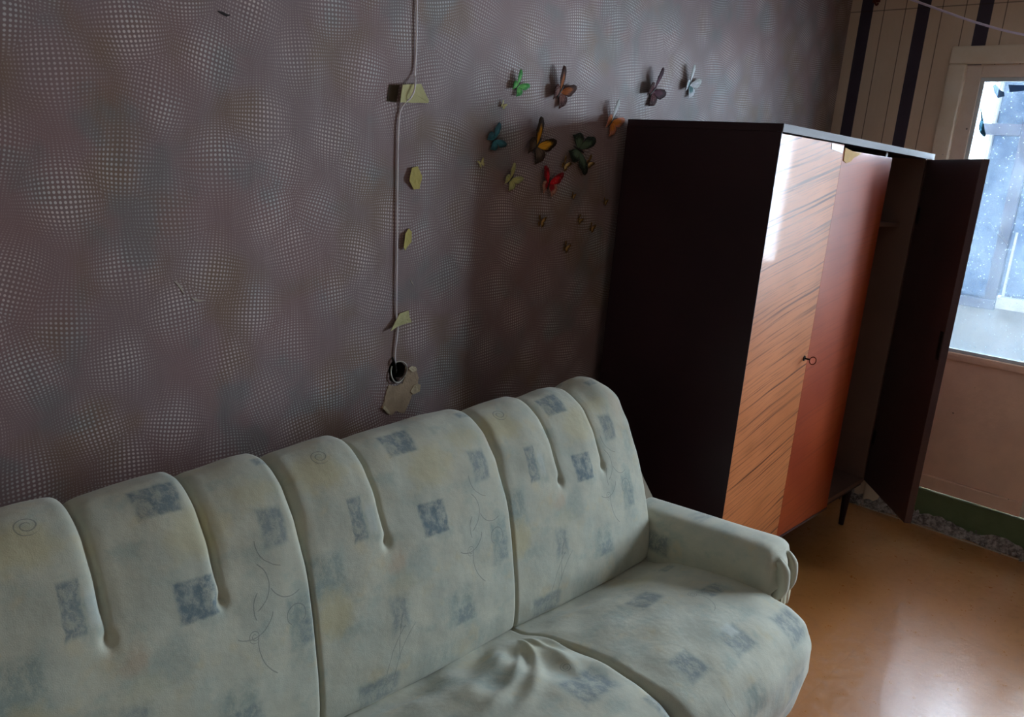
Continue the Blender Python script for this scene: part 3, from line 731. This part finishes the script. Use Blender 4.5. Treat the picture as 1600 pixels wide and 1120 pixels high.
def armrest(xi, xo, mirror=False):
    """xi inner face, xo outer face."""
    xc = (xi+xo)/2; a = abs(xo-xi)/2
    ny, nt = 90, 96
    y_back, y_front = -0.24, -0.980
    V = []; UVs = []; F = []
    ys = y_back + (y_front-y_back)*(1-(1-np.linspace(0, 1, ny))**1.0)
    rows = []
    for j, y in enumerate(ys):
        ztop = 0.575 + (0.624-0.575)*np.clip((-y-0.40)/0.60, -0.3, 1)
        zbot = 0.405 + 0.050*float(ss(-y, 0.84, 0.93))
        e = max(0.0, 1-(y-y_front)/0.045); k = math.sqrt(max(0.0, 1-e*e)); kk = 0.74+0.26*k
        zc = (ztop+zbot)/2; hz_ = (ztop-zbot)/2
        row = []
        for i in range(nt):
            th = 2*PI*i/nt; c, s = math.cos(th), math.sin(th)
            p = 0.55 if s > 0 else 0.28
            X = math.copysign(abs(c)**p, c); Z = math.copysign(abs(s)**(0.62 if s > 0 else 0.28), s)
            ww = 1.0 + 0.02*math.sin(9*y+1)
            row.append((xc+a*X*kk*ww, y, zc+hz_*Z*kk, th))
        rows.append(row)
    # gathered front: rings running in to the middle, with puckers that fan from a point
    yl = y_front
    for m in range(1, 13):
        f = m/12.0; row = []
        for i in range(nt):
            x, y, z, th = rows[ny-1][i]
            zc = 0.545
            pk = math.cos(3.0*th+0.9)*0.5+math.cos(7*th)*0.2
            env = math.sin(PI*min(1, f*1.05))
            row.append((xc+(x-xc)*(1-f), yl-0.020*math.sin(f*PI/2)-0.016*pk*env, zc+(z-zc)*(1-f)-0.0, th))
        rows.append(row)
    for r in rows:
        for (x, y, z, th) in r: V.append((x, y, z)); UVs.append((abs(y)-0.3+0.0, 0.14+(z-0.6)*1.0 + (x-xi)*0.5))
    nr = len(rows)
    for j in range(nr-1):
        for i in range(nt):
            F.append((j*nt+i, j*nt+(i+1) % nt, (j+1)*nt+(i+1) % nt, (j+1)*nt+i))
    F.append(tuple(range(nt)))
    arm = link_mesh('armrest', V, F, m_fab_arm, sofa, True, uvs=UVs)
    # ragged torn hem below the front of the pad
    bm = bmesh.new(); n = 40; prev = None
    for i in range(8, n+1):
        f = i/n
        if f < 0.55: x = xi + (xo-xi)*(0.06+0.90*f/0.55); y = y_front-0.030*math.sin(f/0.55*PI)**0.5 if 0 < f < 0.549 else y_front
        else: x = xo-(xo-xi)*0.02; y = y_front+(f-0.55)/0.45*0.30
        z1 = 0.53; z0 = 0.452 + rng.uniform(-0.014, 0.010) - 0.012*math.sin(f*9)
        a_ = bm.verts.new((x, y+0.004, z1)); b_ = bm.verts.new((x, y-0.002, z0))
        c_ = bm.verts.new((x-(0.004 if f > 0.5 else 0), y+0.008, z1)); d_ = bm.verts.new((x-(0.004 if f > 0.5 else 0), y+0.003, z0))
        if prev:
            bm.faces.new([prev[0], a_, b_, prev[1]]); bm.faces.new([prev[3], d_, c_, prev[2]]); bm.faces.new([prev[1], b_, d_, prev[3]])
        prev = (a_, b_, c_, d_)
    bm_obj('torn_hem', bm, m_hem, arm, True)
    # padded pleats down the front
    xin = xi + (xo-xi)*0.28
    for q, (fx, wd_, zt) in enumerate(((0.40, 0.030, 0.588), (0.74, 0.024, 0.594))):
        x = xi+(xo-xi)*fx
        tube('pleat', [(x-(xo-xi)*0.10, y_front-0.006, zt), (x, y_front-0.018, zt-0.035), (x+0.002, y_front-0.020, zt-0.085), (x-0.004, y_front-0.010, 0.470)], wd_*0.6, m_fab_arm, arm, seg=14, sub=5,
             radii=[wd_*0.25, wd_*0.62, wd_*0.66, wd_*0.40])
    # side board below the pad
    box('side_board', xi+(xo-xi)*0.15, xi+(xo-xi)*0.80, -0.26, -0.955, 0.06, 0.50, m_fab_dark, sofa, 0.01, True)
    return arm
armrest(-0.443, -0.280)
armrest(SX[0]-0.012, SX[0]-0.185)

# frame of the back (seen as a brown strip between back and armrest) and the plinth
prism('back_frame', [(-0.262, 0.84), (-0.36, 0.815), (-0.43, 0.712), (-0.485, 0.632), (-0.545, 0.560), (-0.56, 0.44), (-0.25, 0.40)], 'x', SX[3]+0.002, -0.315, m_fab_dark, sofa)
prism('back_frame', [(-0.262, 0.84), (-0.36, 0.815), (-0.43, 0.712), (-0.485, 0.632), (-0.545, 0.560), (-0.56, 0.44), (-0.25, 0.40)], 'x', SX[0]-0.014, SX[0]-0.14, m_fab_dark, sofa)
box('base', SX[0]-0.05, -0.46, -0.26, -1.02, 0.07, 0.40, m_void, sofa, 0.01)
for lx in (SX[0], -0.52):
    for ly in (-0.32, -0.95):
        bm = bmesh.new(); bmesh.ops.create_cone(bm, cap_ends=True, segments=16, radius1=0.018, radius2=0.028, depth=0.08, matrix=Matrix.Translation((lx, ly, 0.04)))
        bm_obj('leg', bm, m_side, sofa)

# ------------------------------------------------------------------ things on the dotted wall
m_foam = simple('yellowed_tape', (196, 188, 134), 0.8, 0.12, 40, bump=0.3)
m_foam2 = simple('yellow_foam_tape', (198, 182, 104), 0.8, 0.12, 40, bump=0.3)
m_tape_shadow = simple('tape_shadow_brown', (74, 60, 42), 0.8, 0.2, 60)
m_cord = simple('white_cord', (238, 230, 232), 0.6, 0.04, 90)
m_card = simple('bared_plaster_board', (186, 160, 132), 0.9, 0.22, 30, bump=0.5)
m_card2 = simple('torn_paper_edge', (204, 186, 154), 0.9, 0.1, 30)
m_rust = simple('dull_white_metal', (190, 184, 172), 0.4, 0.1, 30, metallic=0.3)
m_dirtbox = simple('dark_socket_inside', (34, 26, 20), 0.9, 0.2, 20)

def tape(name, poly, mat, label, y0=-0.001, lift=0.006, hinge='right', th=0.0016):
    """a stuck-on piece that peels away at one side; poly in (x,z)"""
    xs_ = [p[0] for p in poly]; a, b = min(xs_), max(xs_)
    # refine outline
    pts = []
    n = len(poly)
    for i in range(n):
        p, q = poly[i], poly[(i+1) % n]
        for k in range(4):
            f = k/4; j = 0.0007 if k else 0
            pts.append((p[0]*(1-f)+q[0]*f+random.uniform(-j, j), p[1]*(1-f)+q[1]*f+random.uniform(-j, j)))
    bm = bmesh.new(); cx = sum(p[0] for p in pts)/len(pts); cz = sum(p[1] for p in pts)/len(pts)
    def yy(x):
        f = (x-a)/(b-a); f = 1-f if hinge == 'right' else f
        return y0 - lift*f*f
    for side in (0, 1):
        c = bm.verts.new((cx, yy(cx)-th*side-0.0008*side, cz)); R = [bm.verts.new((p[0], yy(p[0])-th*side, p[1])) for p in pts]
        Rm = [bm.verts.new(((p[0]+cx)/2, yy((p[0]+cx)/2)-th*side-0.0006*side*math.sin(i), (p[1]+cz)/2)) for i, p in enumerate(pts)]
        for i in range(len(pts)):
            j = (i+1) % len(pts)
            bm.faces.new([c, Rm[i], Rm[j]]); bm.faces.new([Rm[i], R[i], R[j], Rm[j]])
        if side == 0: R0 = R
        else:
            for i in range(len(pts)):
                j = (i+1) % len(pts); bm.faces.new([R0[i], R0[j], R[j], R[i]])
    bmesh.ops.remove_doubles(bm, verts=bm.verts[:], dist=1e-6)
    o = bm_obj(name, bm, mat)
    return tag(o, label, 'tape')
tape('tape_piece', [(-.983, 1.746), (-.911, 1.757), (-.879, 1.716), (-.884, 1.710), (-.989, 1.701)], m_foam, 'largest pale yellow tape piece, holding the white cord at its top', y0=-0.006, lift=0.014)
g = prism('painted_tape_shadow', [(-1.012, 1.742), (-.980, 1.746), (-.987, 1.701), (-1.018, 1.701)], 'y', -0.0002, -0.0018, m_tape_shadow)  # shadow painted as a flat dark brown patch left of the largest tape piece
tag(g, 'flat dark brown painted shadow beside the largest tape piece', 'painted shadow')  # dark brown stands for shade at the lifted edge of the tape
tape('tape_piece', [(-.928, 1.535), (-.904, 1.540), (-.886, 1.514), (-.893, 1.479), (-.915, 1.476), (-.937, 1.500)], m_foam2, 'six-sided yellow tape piece just below the largest one', lift=0.008)
tape('tape_piece', [(-.925, 1.368), (-.913, 1.359), (-.913, 1.330), (-.939, 1.307), (-.947, 1.318), (-.942, 1.354)], m_foam2, 'narrow slanting yellow tape piece halfway down the white cord', lift=0.010)
tape('tape_piece', [(-.947, 1.127), (-.913, 1.132), (-.907, 1.110), (-.899, 1.097), (-.945, 1.091), (-.982, 1.080)], m_foam, 'pale pointed tape piece lowest on the cord, just above the hole', y0=-0.003, lift=0.010)

cord = tube('white_cord', [(-.934, -0.010, H), (-.936, -0.005, 2.2), (-.936, -0.005, 1.964), (-.932, -0.005, 1.87), (-.931, -0.005, 1.789), (-.941, -0.020, 1.747), (-.955, -0.023, 1.718), (-.971, -0.005, 1.69), (-.979, -0.005, 1.636),
                          (-.973, -0.005, 1.467), (-.966, -0.005, 1.327), (-.961, -0.005, 1.2), (-.957, -0.005, 1.126), (-.950, -0.005, 1.079), (-.955, -0.005, 1.022), (-.953, -0.004, 0.985), (-.948, -0.004, 0.958)], 0.0024, m_cord, sub=5)
tag(cord, 'thin white cord hanging down the dotted wall into the broken hole', 'cord')

# bared patch, broken socket box and its wire ring
patch_xy = [(-.912, .965), (-.905, .958), (-.892, .952), (-.880, .957), (-.870, .951), (-.866, .938), (-.858, .922), (-.862, .908), (-.859, .896), (-.870, .884), (-.882, .873), (-.886, .860), (-.893, .847), (-.902, .833), (-.908, .819),
            (-.922, .822), (-.940, .833), (-.955, .822), (-.968, .826), (-.980, .838), (-.993, .850), (-.984, .866), (-.983, .882), (-.975, .902), (-.971, .915), (-.955, .912), (-.940, .908), (-.922, .914), (-.912, .930), (-.909, .950)]
_pj = []
for i_, p_ in enumerate(patch_xy):                      # ragged outline
    q_ = patch_xy[(i_+1) % len(patch_xy)]
    for f_ in (0.0, 0.33, 0.66):
        _pj.append((p_[0]+(q_[0]-p_[0])*f_ + random.uniform(-0.0016, 0.0016), p_[1]+(q_[1]-p_[1])*f_ + random.uniform(-0.0016, 0.0016)))
patch_xy = _pj
bp = thing('torn_wallpaper_patch', 'brown ragged patch of torn wallpaper beside the hole under the cord', 'torn patch', (-0.92, -0.002, 0.89))
prism('bared_board', patch_xy, 'y', 0.0, -0.0025, m_card, bp)
fl = tape('paper_flap', [(-.879, .901), (-.866, .906), (-.857, .902), (-.858, .882), (-.877, .873), (-.890, .883)], m_card2, 'x', y0=-0.003, lift=0.006, hinge='left')
fl2 = tape('paper_flap', [(-.993, .850), (-.980, .838), (-.968, .826), (-.962, .830), (-.972, .842), (-.986, .858)], m_card2, 'x', y0=-0.003, lift=0.004)
fl3 = tape('paper_flap', [(-.905, .958), (-.890, .964), (-.874, .958), (-.868, .948), (-.885, .944)], m_card2, 'x', y0=-0.003, lift=0.004)
for f_ in (fl, fl2, fl3):
    for k_ in ('label', 'category'): del f_[k_]
    f_.parent = bp; f_.location = -Vector(bp.location)
sb = thing('socket_box', 'dark broken socket hole with a pale wire loop, cord running into it', 'socket hole', (hx, 0.02, hz))
bm = bmesh.new(); n = 24; R = []
for dep, k in ((0.001, 0.97), (0.02, 0.92), (0.05, 0.85)):
    R.append([bm.verts.new((hx+math.cos(2*PI*i/n)*ha*k, dep, hz+math.sin(2*PI*i/n)*hb*k)) for i in range(n)])
for a_, b_ in zip(R[:-1], R[1:]):
    for i in range(n): bm.faces.new([a_[i], a_[(i+1) % n], b_[(i+1) % n], b_[i]])
bm.faces.new(R[-1])
bm_obj('box_lining', bm, m_dirtbox, sb, True)
pts = []
for k in range(26):
    t = math.radians(120 - k*13.5)
    pts.append((hx+0.004+0.029*math.cos(t), -0.006-0.004*math.sin(t*2), hz-0.001+0.032*math.sin(t)))
tube('wire_loop', pts, 0.0021, m_rust, sb, seg=8, sub=2)
tube('wire_stub', [(-.958, 0.01, 1.000), (-.962, -0.006, 0.992), (-.956, -0.010, 0.975), (-.945, 0.0, 0.95)], 0.0028, m_dirtbox, sb, seg=6, sub=4)

# pale scratches and one dark gouge in the paper
m_scratch = simple('bared_paper', (176, 162, 148), 0.9, 0.1, 30); m_gouge = simple('dark_gouge', (40, 30, 32), 0.9, 0.1, 30)
def sliver(name, pts, w, mat, label, cat='scratch'):
    L = []; Rr = []
    for i, p in enumerate(pts):
        q0 = pts[max(0, i-1)]; q1 = pts[min(len(pts)-1, i+1)]
        d = Vector((q1[0]-q0[0], q1[1]-q0[1])).normalized(); nn = Vector((-d.y, d.x)); k = w*(0.3 if i in (0, len(pts)-1) else 1.0)
        L.append((p[0]+nn.x*k, p[1]+nn.y*k)); Rr.append((p[0]-nn.x*k, p[1]-nn.y*k))
    return tag(prism(name, L+Rr[::-1], 'y', 0.0, -0.0012, mat), label, cat)
sliver('wall_scratch', [(-1.591, 1.252), (-1.582, 1.245), (-1.576, 1.236), (-1.568, 1.220)], 0.0024, m_scratch, 'short pale diagonal scratch low on the dotted wall, the left one of two')
sliver('wall_scratch', [(-1.552, 1.212), (-1.543, 1.206), (-1.535, 1.203), (-1.520, 1.203)], 0.0028, m_scratch, 'short pale level scratch low on the dotted wall, the right one of two')
sliver('wall_scratch', [(-.909, 1.222), (-.903, 1.214), (-.896, 1.204)], 0.0018, m_scratch, 'tiny pale scratch between two tape pieces')
sliver('wall_gouge', [(-1.482, 1.839), (-1.472, 1.837), (-1.462, 1.834), (-1.454, 1.836)], 0.0028, m_gouge, 'small dark gouge high on the dotted wall', 'gouge')

# ------------------------------------------------------------------ butterflies
def wing_mat(name, inner, outer, spot=None, rough=0.7, metallic=0.0, spotscale=60.0):
    M = Mat(name, rough=rough, spec=0.2, metallic=metallic)
    uv = M.uv(); X = M.xyz(uv); r = M.m('ADD', X[0], M.m('MULTIPLY', M.m('SUBTRACT', M.noise(uv, 9.0, 3.0, 0.6), 0.5), 0.35))
    c = M.mix(M.rng(r, 0.50, 0.78), col(*inner), col(*outer))
    veins = M.rng(M.m('ABSOLUTE', M.m('SUBTRACT', M.m('FRACT', M.m('MULTIPLY', X[1], 5.0)), 0.5)), 0.0, 0.10, 1.0, 0.0)
    c = M.mix(M.m('MULTIPLY', veins, 0.6), c, col(*[v*0.5+o*0.0 for v, o in zip(outer, outer)]))
    if spot: c = M.mix(M.rng(M.voro(M.obj(), spotscale*3, 1.0), 0.10, 0.2, 1.0, 0.0), c, col(*spot))
    M.color(c); return M.mat
m_body = simple('dark_body', (38, 28, 24), 0.5, 0.1)
FORE = [(0.02, 0.06), (0.10, 0.30), (0.28, 0.62), (0.55, 0.92), (0.82, 1.05), (0.98, 0.98), (0.97, 0.80), (0.86, 0.56), (0.80, 0.34), (0.62, 0.16), (0.36, 0.05), (0.08, 0.0)]
HIND = [(0.05, 0.02), (0.30, 0.06), (0.58, 0.08), (0.72, -0.06), (0.74, -0.28), (0.62, -0.48), (0.52, -0.60), (0.40, -0.80), (0.33, -0.62), (0.20, -0.48), (0.08, -0.24), (0.02, -0.06)]
def make_wing(name, outline, s, side, dihedral, mats, parent):
    """butterfly frame: +Y head, X sideways, Z away from the wall; returned in the root's own frame"""
    rings = 5; V = []; F = []; UV = []
    ol = []
    for i in range(len(outline)):
        p, q = outline[i], outline[(i+1) % len(outline)]
        ol.append(p); ol.append(((p[0]+q[0])/2, (p[1]+q[1])/2))
    n = len(ol); root = Vector((0.02, 0.0))
    def place(x, y, off):
        ang = dihedral - 0.25*x                          # the wing curves over a little
        zz = x*math.sin(ang) + 0.05*math.sin(x*PI)
        return (side*x*math.cos(ang)*s, y*s, zz*s + off)
    for lay, off in ((0, 0.0), (1, 0.0007)):
        b = len(V); V.append(place(root.x, root.y, off)); UV.append((0, 0))
        for k in range(1, rings+1):
            f = k/rings
            for i, p in enumerate(ol):
                V.append(place(root.x+(p[0]-root.x)*f, root.y+(p[1]-root.y)*f, off)); UV.append((f, i/n))
        for i in range(n):
            j = (i+1) % n; t = (b, b+1+i, b+1+j); F.append(t if lay else t[::-1])
            for k in range(rings-1):
                q = (b+1+k*n+i, b+1+(k+1)*n+i, b+1+(k+1)*n+j, b+1+k*n+j); F.append(q if lay else q[::-1])
    m1 = 1+(rings-1)*n; m2 = len(V)//2
    for i in range(n):
        j = (i+1) % n; F.append((m1+i, m1+j, m2+m1+j, m2+m1+i))
    me = bpy.data.meshes.new(name); me.from_pydata(V, [], F); me.update()
    lay = me.uv_layers.new(name='UVMap'); idx = np.empty(len(me.loops), dtype=np.int32); me.loops.foreach_get('vertex_index', idx)
    lay.data.foreach_set('uv', np.asarray(UV, dtype=np.float32)[idx].ravel())
    me.polygons.foreach_set('use_smooth', [True]*len(me.polygons)); me.materials.append(mats)
    o = bpy.data.objects.new(name, me); C.objects.link(o); o.parent = parent
    return o
def butterfly(x, z, s, heading, mats, label, dih=(0.7, 0.7), off=0.004, tilt=(0, 0), group=None, hind=None, antennae=True):
    """s: length of a forewing; heading: degrees clockwise from up, seen from the room"""
    r = thing('wall_butterfly', label, 'butterfly decoration', (x, -off, z), group)
    s = s*0.9; h = math.radians(heading)
    Yv = Vector((math.sin(h), 0, math.cos(h))); Zv = Vector((0, -1, 0)); Xv = Yv.cross(Zv)
    R = Matrix((Xv, Yv, Zv)).transposed().to_4x4() @ Matrix.Rotation(math.radians(tilt[0]), 4, 'X') @ Matrix.Rotation(math.radians(tilt[1]), 4, 'Y')
    r.rotation_mode = 'QUATERNION'; r.rotation_quaternion = R.to_quaternion()
    fm, hm = mats if isinstance(mats, tuple) else (mats, mats)
    for i, side in enumerate((-1, 1)):
        make_wing('forewing', FORE, s, side, dih[i], fm, r)
        make_wing('hindwing', HIND, s, side, dih[i]*0.85, hm, r)
    bm = bmesh.new(); n = 10; prof = [(-0.42, 0.01), (-0.30, 0.035), (-0.1, 0.045), (0.05, 0.05), (0.2, 0.06), (0.30, 0.05), (0.36, 0.035), (0.42, 0.04), (0.47, 0.01)]
    rows = [[bm.verts.new((math.cos(2*PI*i/n)*pr*s*1.1, py*s, math.sin(2*PI*i/n)*pr*s*1.1+0.02*s)) for i in range(n)] for py, pr in prof]
    for a_, b_ in zip(rows[:-1], rows[1:]):
        for i in range(n): bm.faces.new([a_[i], a_[(i+1) % n], b_[(i+1) % n], b_[i]])
    bm.faces.new(rows[0]); bm.faces.new(rows[-1])
    bmesh.ops.recalc_face_normals(bm, faces=bm.faces[:])
    me = bpy.data.meshes.new('body'); bm.to_mesh(me); bm.free(); me.materials.append(m_body); me.polygons.foreach_set('use_smooth', [True]*len(me.polygons))
    b = bpy.data.objects.new('body', me); C.objects.link(b); b.parent = r
    if antennae:
        for side in (-1, 1):
            pts = [Vector((side*0.02*s, 0.44*s, 0.04*s)), Vector((side*0.10*s, 0.60*s, 0.10*s)), Vector((side*0.20*s, 0.78*s, 0.12*s))]
            vs_, fs_ = [], []
            for i, q in enumerate(pts):
                for k in range(4): vs_.append((q.x+0.0007*math.cos(k*PI/2), q.y, q.z+0.0007*math.sin(k*PI/2)))
            for i in range(2):
                for k in range(4): fs_.append((i*4+k, i*4+(k+1) % 4, (i+1)*4+(k+1) % 4, (i+1)*4+k))
            me = bpy.data.meshes.new('antenna'); me.from_pydata(vs_, [], fs_); me.materials.append(m_body)
            a_ = bpy.data.objects.new('antenna', me); C.objects.link(a_); a_.parent = r
    return r
mg = wing_mat('light_green_wing', (120, 205, 110), (70, 150, 74), (190, 230, 170))
mb = wing_mat('brown_orange_wing', (160, 84, 24), (62, 28, 14), (50, 24, 16)); mb2 = wing_mat('brown_pink_wing', (128, 84, 74), (74, 34, 28), (205, 190, 190))
mp = wing_mat('maroon_wing', (88, 44, 60), (52, 22, 32)); mp2 = wing_mat('maroon_pale_wing', (92, 44, 48), (60, 28, 28), (200, 170, 150))
mw = wing_mat('white_wing', (232, 232, 236), (205, 208, 206)); mw2 = wing_mat('white_teal_wing', (120, 160, 165), (228, 230, 235))
mo = wing_mat('orange_wing', (206, 120, 40), (196, 120, 92), (60, 36, 26))
my = wing_mat('yellow_black_wing', (226, 158, 34), (50, 34, 20)); my2 = wing_mat('grey_brown_wing', (104, 84, 70), (64, 48, 38))
mk = wing_mat('dark_olive_wing', (84, 98, 74), (34, 38, 28), (110, 120, 100))
mr = wing_mat('red_wing', (206, 22, 34), (128, 14, 22), (190, 150, 130)); mr2 = wing_mat('dark_red_wing', (150, 18, 30), (170, 120, 100), (90, 10, 20))
ml = wing_mat('straw_wing', (190, 182, 112), (170, 166, 112)); mt = wing_mat('teal_wing', (62, 120, 130), (54, 92, 100))
mgold = wing_mat('gold_wing', (190, 150, 90), (150, 110, 66), rough=0.3, metallic=0.8)
msil = wing_mat('pale_gold_wing', (220, 210, 150), (190, 180, 120), rough=0.4)

butterfly(-0.532, 1.796, 0.040, 40, mg, 'small light green butterfly high on the wall, nearest to the tape', dih=(0.56, 0.40))
butterfly(-0.335, 1.802, 0.066, 32, (mb, mb2), 'large brown butterfly with orange upper wings, highest of the big ones left of the wardrobe', dih=(0.59, 0.28))
butterfly(0.176, 1.862, 0.072, 48, (mp, mp2), 'maroon butterfly above the dark side of the wardrobe', dih=(0.71, 0.24))
butterfly(0.416, 1.912, 0.062, 30, (mw, mw2), 'white butterfly highest of all, above the front corner of the wardrobe', dih=(0.62, 0.36))
r_ = butterfly(-0.050, 1.735, 0.064, 40, (mo, mo), 'orange butterfly with one white wing raised, touching the top corner of the wardrobe', dih=(0.68, 0.24))
for ch in r_.children:
    if ch.name.startswith('forewing') and ch.data.vertices[-1].co.x < 0: ch.data.materials[0] = mw
butterfly(-0.424, 1.628, 0.074, 36, (my, my2), 'yellow and black striped butterfly just below the shadow line', dih=(0.53, 0.32))
butterfly(-0.215, 1.632, 0.076, 108, mk, 'dark olive butterfly with wings spread, nearest the wardrobe side', dih=(0.28, 0.32))
butterfly(-0.350, 1.512, 0.054, 14, (mr, mr2), 'bright red butterfly below the yellow and the olive ones', dih=(0.37, 0.60))
butterfly(-0.532, 1.518, 0.044, 42, ml, 'small straw yellow butterfly left of the red one', dih=(0.56, 0.36))
butterfly(-0.615, 1.632, 0.044, 60, mt, 'small teal butterfly, leftmost of all the coloured ones', dih=(0.31, 0.28))
tiny = [(-0.587, 1.734, 0.014, 30, msil, 'tiny pale yellow butterfly just below the light green one'),
        (-0.661, 1.560, 0.016, -30, msil, 'tiny pale butterfly alone at the far left below the teal one'),
        (-0.277, 1.576, 0.026, 35, mgold, 'tiny gold butterfly between the red and the olive ones'),
        (-0.150, 1.590, 0.024, 50, mgold, 'tiny dark gold butterfly just under the olive one'),
        (-0.218, 1.475, 0.014, 20, mgold, 'tiny gold speck butterfly right below the red one'),
        (-0.371, 1.387, 0.024, 10, mgold, 'small gold butterfly on its own left of the lower group of gold ones'),
        (-0.171, 1.395, 0.018, 40, mgold, 'tiny gold butterfly, upper one of the pair near the shadow'),
        (-0.098, 1.366, 0.020, 20, mgold, 'tiny gold butterfly, lower one of the pair near the shadow'),
        (-0.230, 1.300, 0.022, 25, mgold, 'lowest tiny gold butterfly on the wall'),
        (-0.036, 1.459, 0.016, 15, mgold, 'tiny gold butterfly in the dark beside the wardrobe')]
for (x, z, s, hd, mm_, lb) in tiny:
    butterfly(x, z, s, hd, mm_, lb, dih=(0.50, 0.48), group='tiny gold butterflies', off=0.002, antennae=False)

# ------------------------------------------------------------------ clothesline, hook, rubble, torn film
m_line = simple('lilac_white_line', (226, 210, 228), 0.5, 0.1, 200)
cl = tube('clothesline', [(1.775, -0.03, 2.545), (1.70, -0.17, 2.487), (1.62, -0.341, 2.420), (1.60, -0.50, 2.356), (1.59, -0.64, 2.302), (1.58, -0.82, 2.247), (1.56, -1.15, 2.180), (1.52, -1.7, 2.130), (1.50, -2.4, 2.20), (1.50, -3.34, 2.42)], 0.0048, m_line, sub=8, seg=8)
tag(cl, 'thin lilac-white clothesline sagging across the striped wall', 'clothesline')
hk = thing('wall_hook', 'small dark hook high on the striped wall beside the corner', 'hook', (XW-0.004, -0.115, 2.455))
tube('hook_bend', [(XW, -0.115, 2.475), (XW-0.015, -0.115, 2.475), (XW-0.022, -0.118, 2.455), (XW-0.012, -0.124, 2.442), (XW-0.004, -0.128, 2.450)], 0.005, m_key, hk, seg=8, sub=4)
box('hook_plate', XW-0.002, XW-0.0005, -0.10, -0.135, 2.455, 2.50, m_key, hk)

def rubble():
    bm = bmesh.new(); R = random.Random(3)
    for i in range(900):
        y = -R.random()*3.2; q = R.random(); x = XW-0.006-0.075*q*q*(0.7+0.5*math.sin(y*9)); s = (0.004+0.014*R.random()**2)*(1.3 if R.random() < 0.1 else 1)
        z = max(0.2*s, (0.045*(1-q)**1.5)*R.random())
        m = Matrix.Translation((x, y, z+s*0.4)) @ Matrix.Rotation(R.random()*6, 4, 'Z') @ Matrix.Rotation(R.random()*6, 4, 'X') @ Matrix.Diagonal((s*R.uniform(.7, 1.6), s*R.uniform(.7, 1.8), s*R.uniform(.4, 1), 1))
        r = bmesh.ops.create_icosphere(bm, subdivisions=1, radius=1.0, matrix=m)
        for v in r['verts']: v.co += Vector((R.uniform(-1, 1), R.uniform(-1, 1), R.uniform(-1, 1)))*s*0.22
    for v in bm.verts:
        if v.co.z < 0.0: v.co.z = 0.0
        if v.co.x > XW-0.0005: v.co.x = XW-0.0005
    # bed of crumbled mortar under the pieces
    n = 160
    rows = []
    for i in range(n+1):
        y = -3.2*i/n; w_ = 0.060+0.014*math.sin(i*0.7)+0.010*R.random(); h_ = 0.030+0.012*math.sin(i*0.45+1)+0.012*R.random()
        rows.append([bm.verts.new((XW-0.0005, y, 0)), bm.verts.new((XW-0.0005, y, h_)), bm.verts.new((XW-w_*0.35, y, h_*0.8*R.uniform(.7, 1))), bm.verts.new((XW-w_*0.7, y, h_*0.4*R.uniform(.6, 1))), bm.verts.new((XW-w_, y, 0.0005))])
    for a_, b_ in zip(rows[:-1], rows[1:]):
        for k in range(4): bm.faces.new([a_[k], a_[k+1], b_[k+1], b_[k]])
    return bm_obj('plaster_rubble', bm, m_rub)
M = Mat('crumbled_plaster', rough=0.95, spec=0.2); o_ = M.obj()
M.color(M.mix(M.rng(M.noise(o_, 45.0, 4.0, 0.7), 0.35, 0.65), col(104, 92, 86), col(172, 160, 152))); m_rub = M.mat
tag(rubble(), 'crumbled grey plaster along the foot of the striped wall', 'rubble', kind='stuff')
m_lino = simple('lino_edge', (176, 160, 140), 0.6, 0.1, 20)
ed = box('trim_3', XW-0.082, XW-0.076, -3.3, -0.005, 0.0, 0.004, m_lino); struct(ed, 'pale raised edge of the floor covering beside the rubble', 'floor edge')

def film(name, rgb, t):
    M = Mat(name, rough=0.5); o = M.obj(); M.color(M.mix(M.noise(o, 40.0, 3.0), col(*rgb), col(*[min(255, c*1.3) for c in rgb])))
    tr = M.node('ShaderNodeBsdfTransparent', (*[min(1, c/255*t) for c in rgb], 1)); M.t.links.new(M.node('ShaderNodeMixShader', 0.75, M.b.outputs[0], tr), M.out.inputs[0]); return M.mat
m_film = film('torn_teal_film', (52, 90, 104), 0.5); m_film2 = film('torn_blue_film', (104, 126, 156), 0.6)
fx = dx0+0.019
def scrap(poly, mat, label):
    return tag(prism('film_scrap', poly, 'x', fx, fx-0.0012, mat), label, 'film scrap')
scrap([(-.660, 1.985), (-.668, 1.965), (-.684, 1.925), (-.692, 1.895), (-.706, 1.862), (-.706, 1.850), (-.694, 1.855), (-.680, 1.868), (-.671, 1.885), (-.668, 1.905), (-.671, 1.930), (-.665, 1.955)], m_film, 'dark teal pointed film scrap hanging in the door glass')
scrap([(-.690, 2.074), (-.700, 2.082), (-.716, 2.068), (-.722, 2.056), (-.742, 2.046), (-.748, 2.030), (-.720, 2.020), (-.700, 2.048)], m_film2, 'small grey-blue film scrap at the top corner of the door glass')
scrap([(-.752, 2.078), (-.800, 2.076), (-.860, 2.076), (-.900, 2.066), (-.850, 2.056), (-.800, 2.050), (-.764, 2.046)], m_film2, 'long grey-blue film scrap along the top of the door glass')
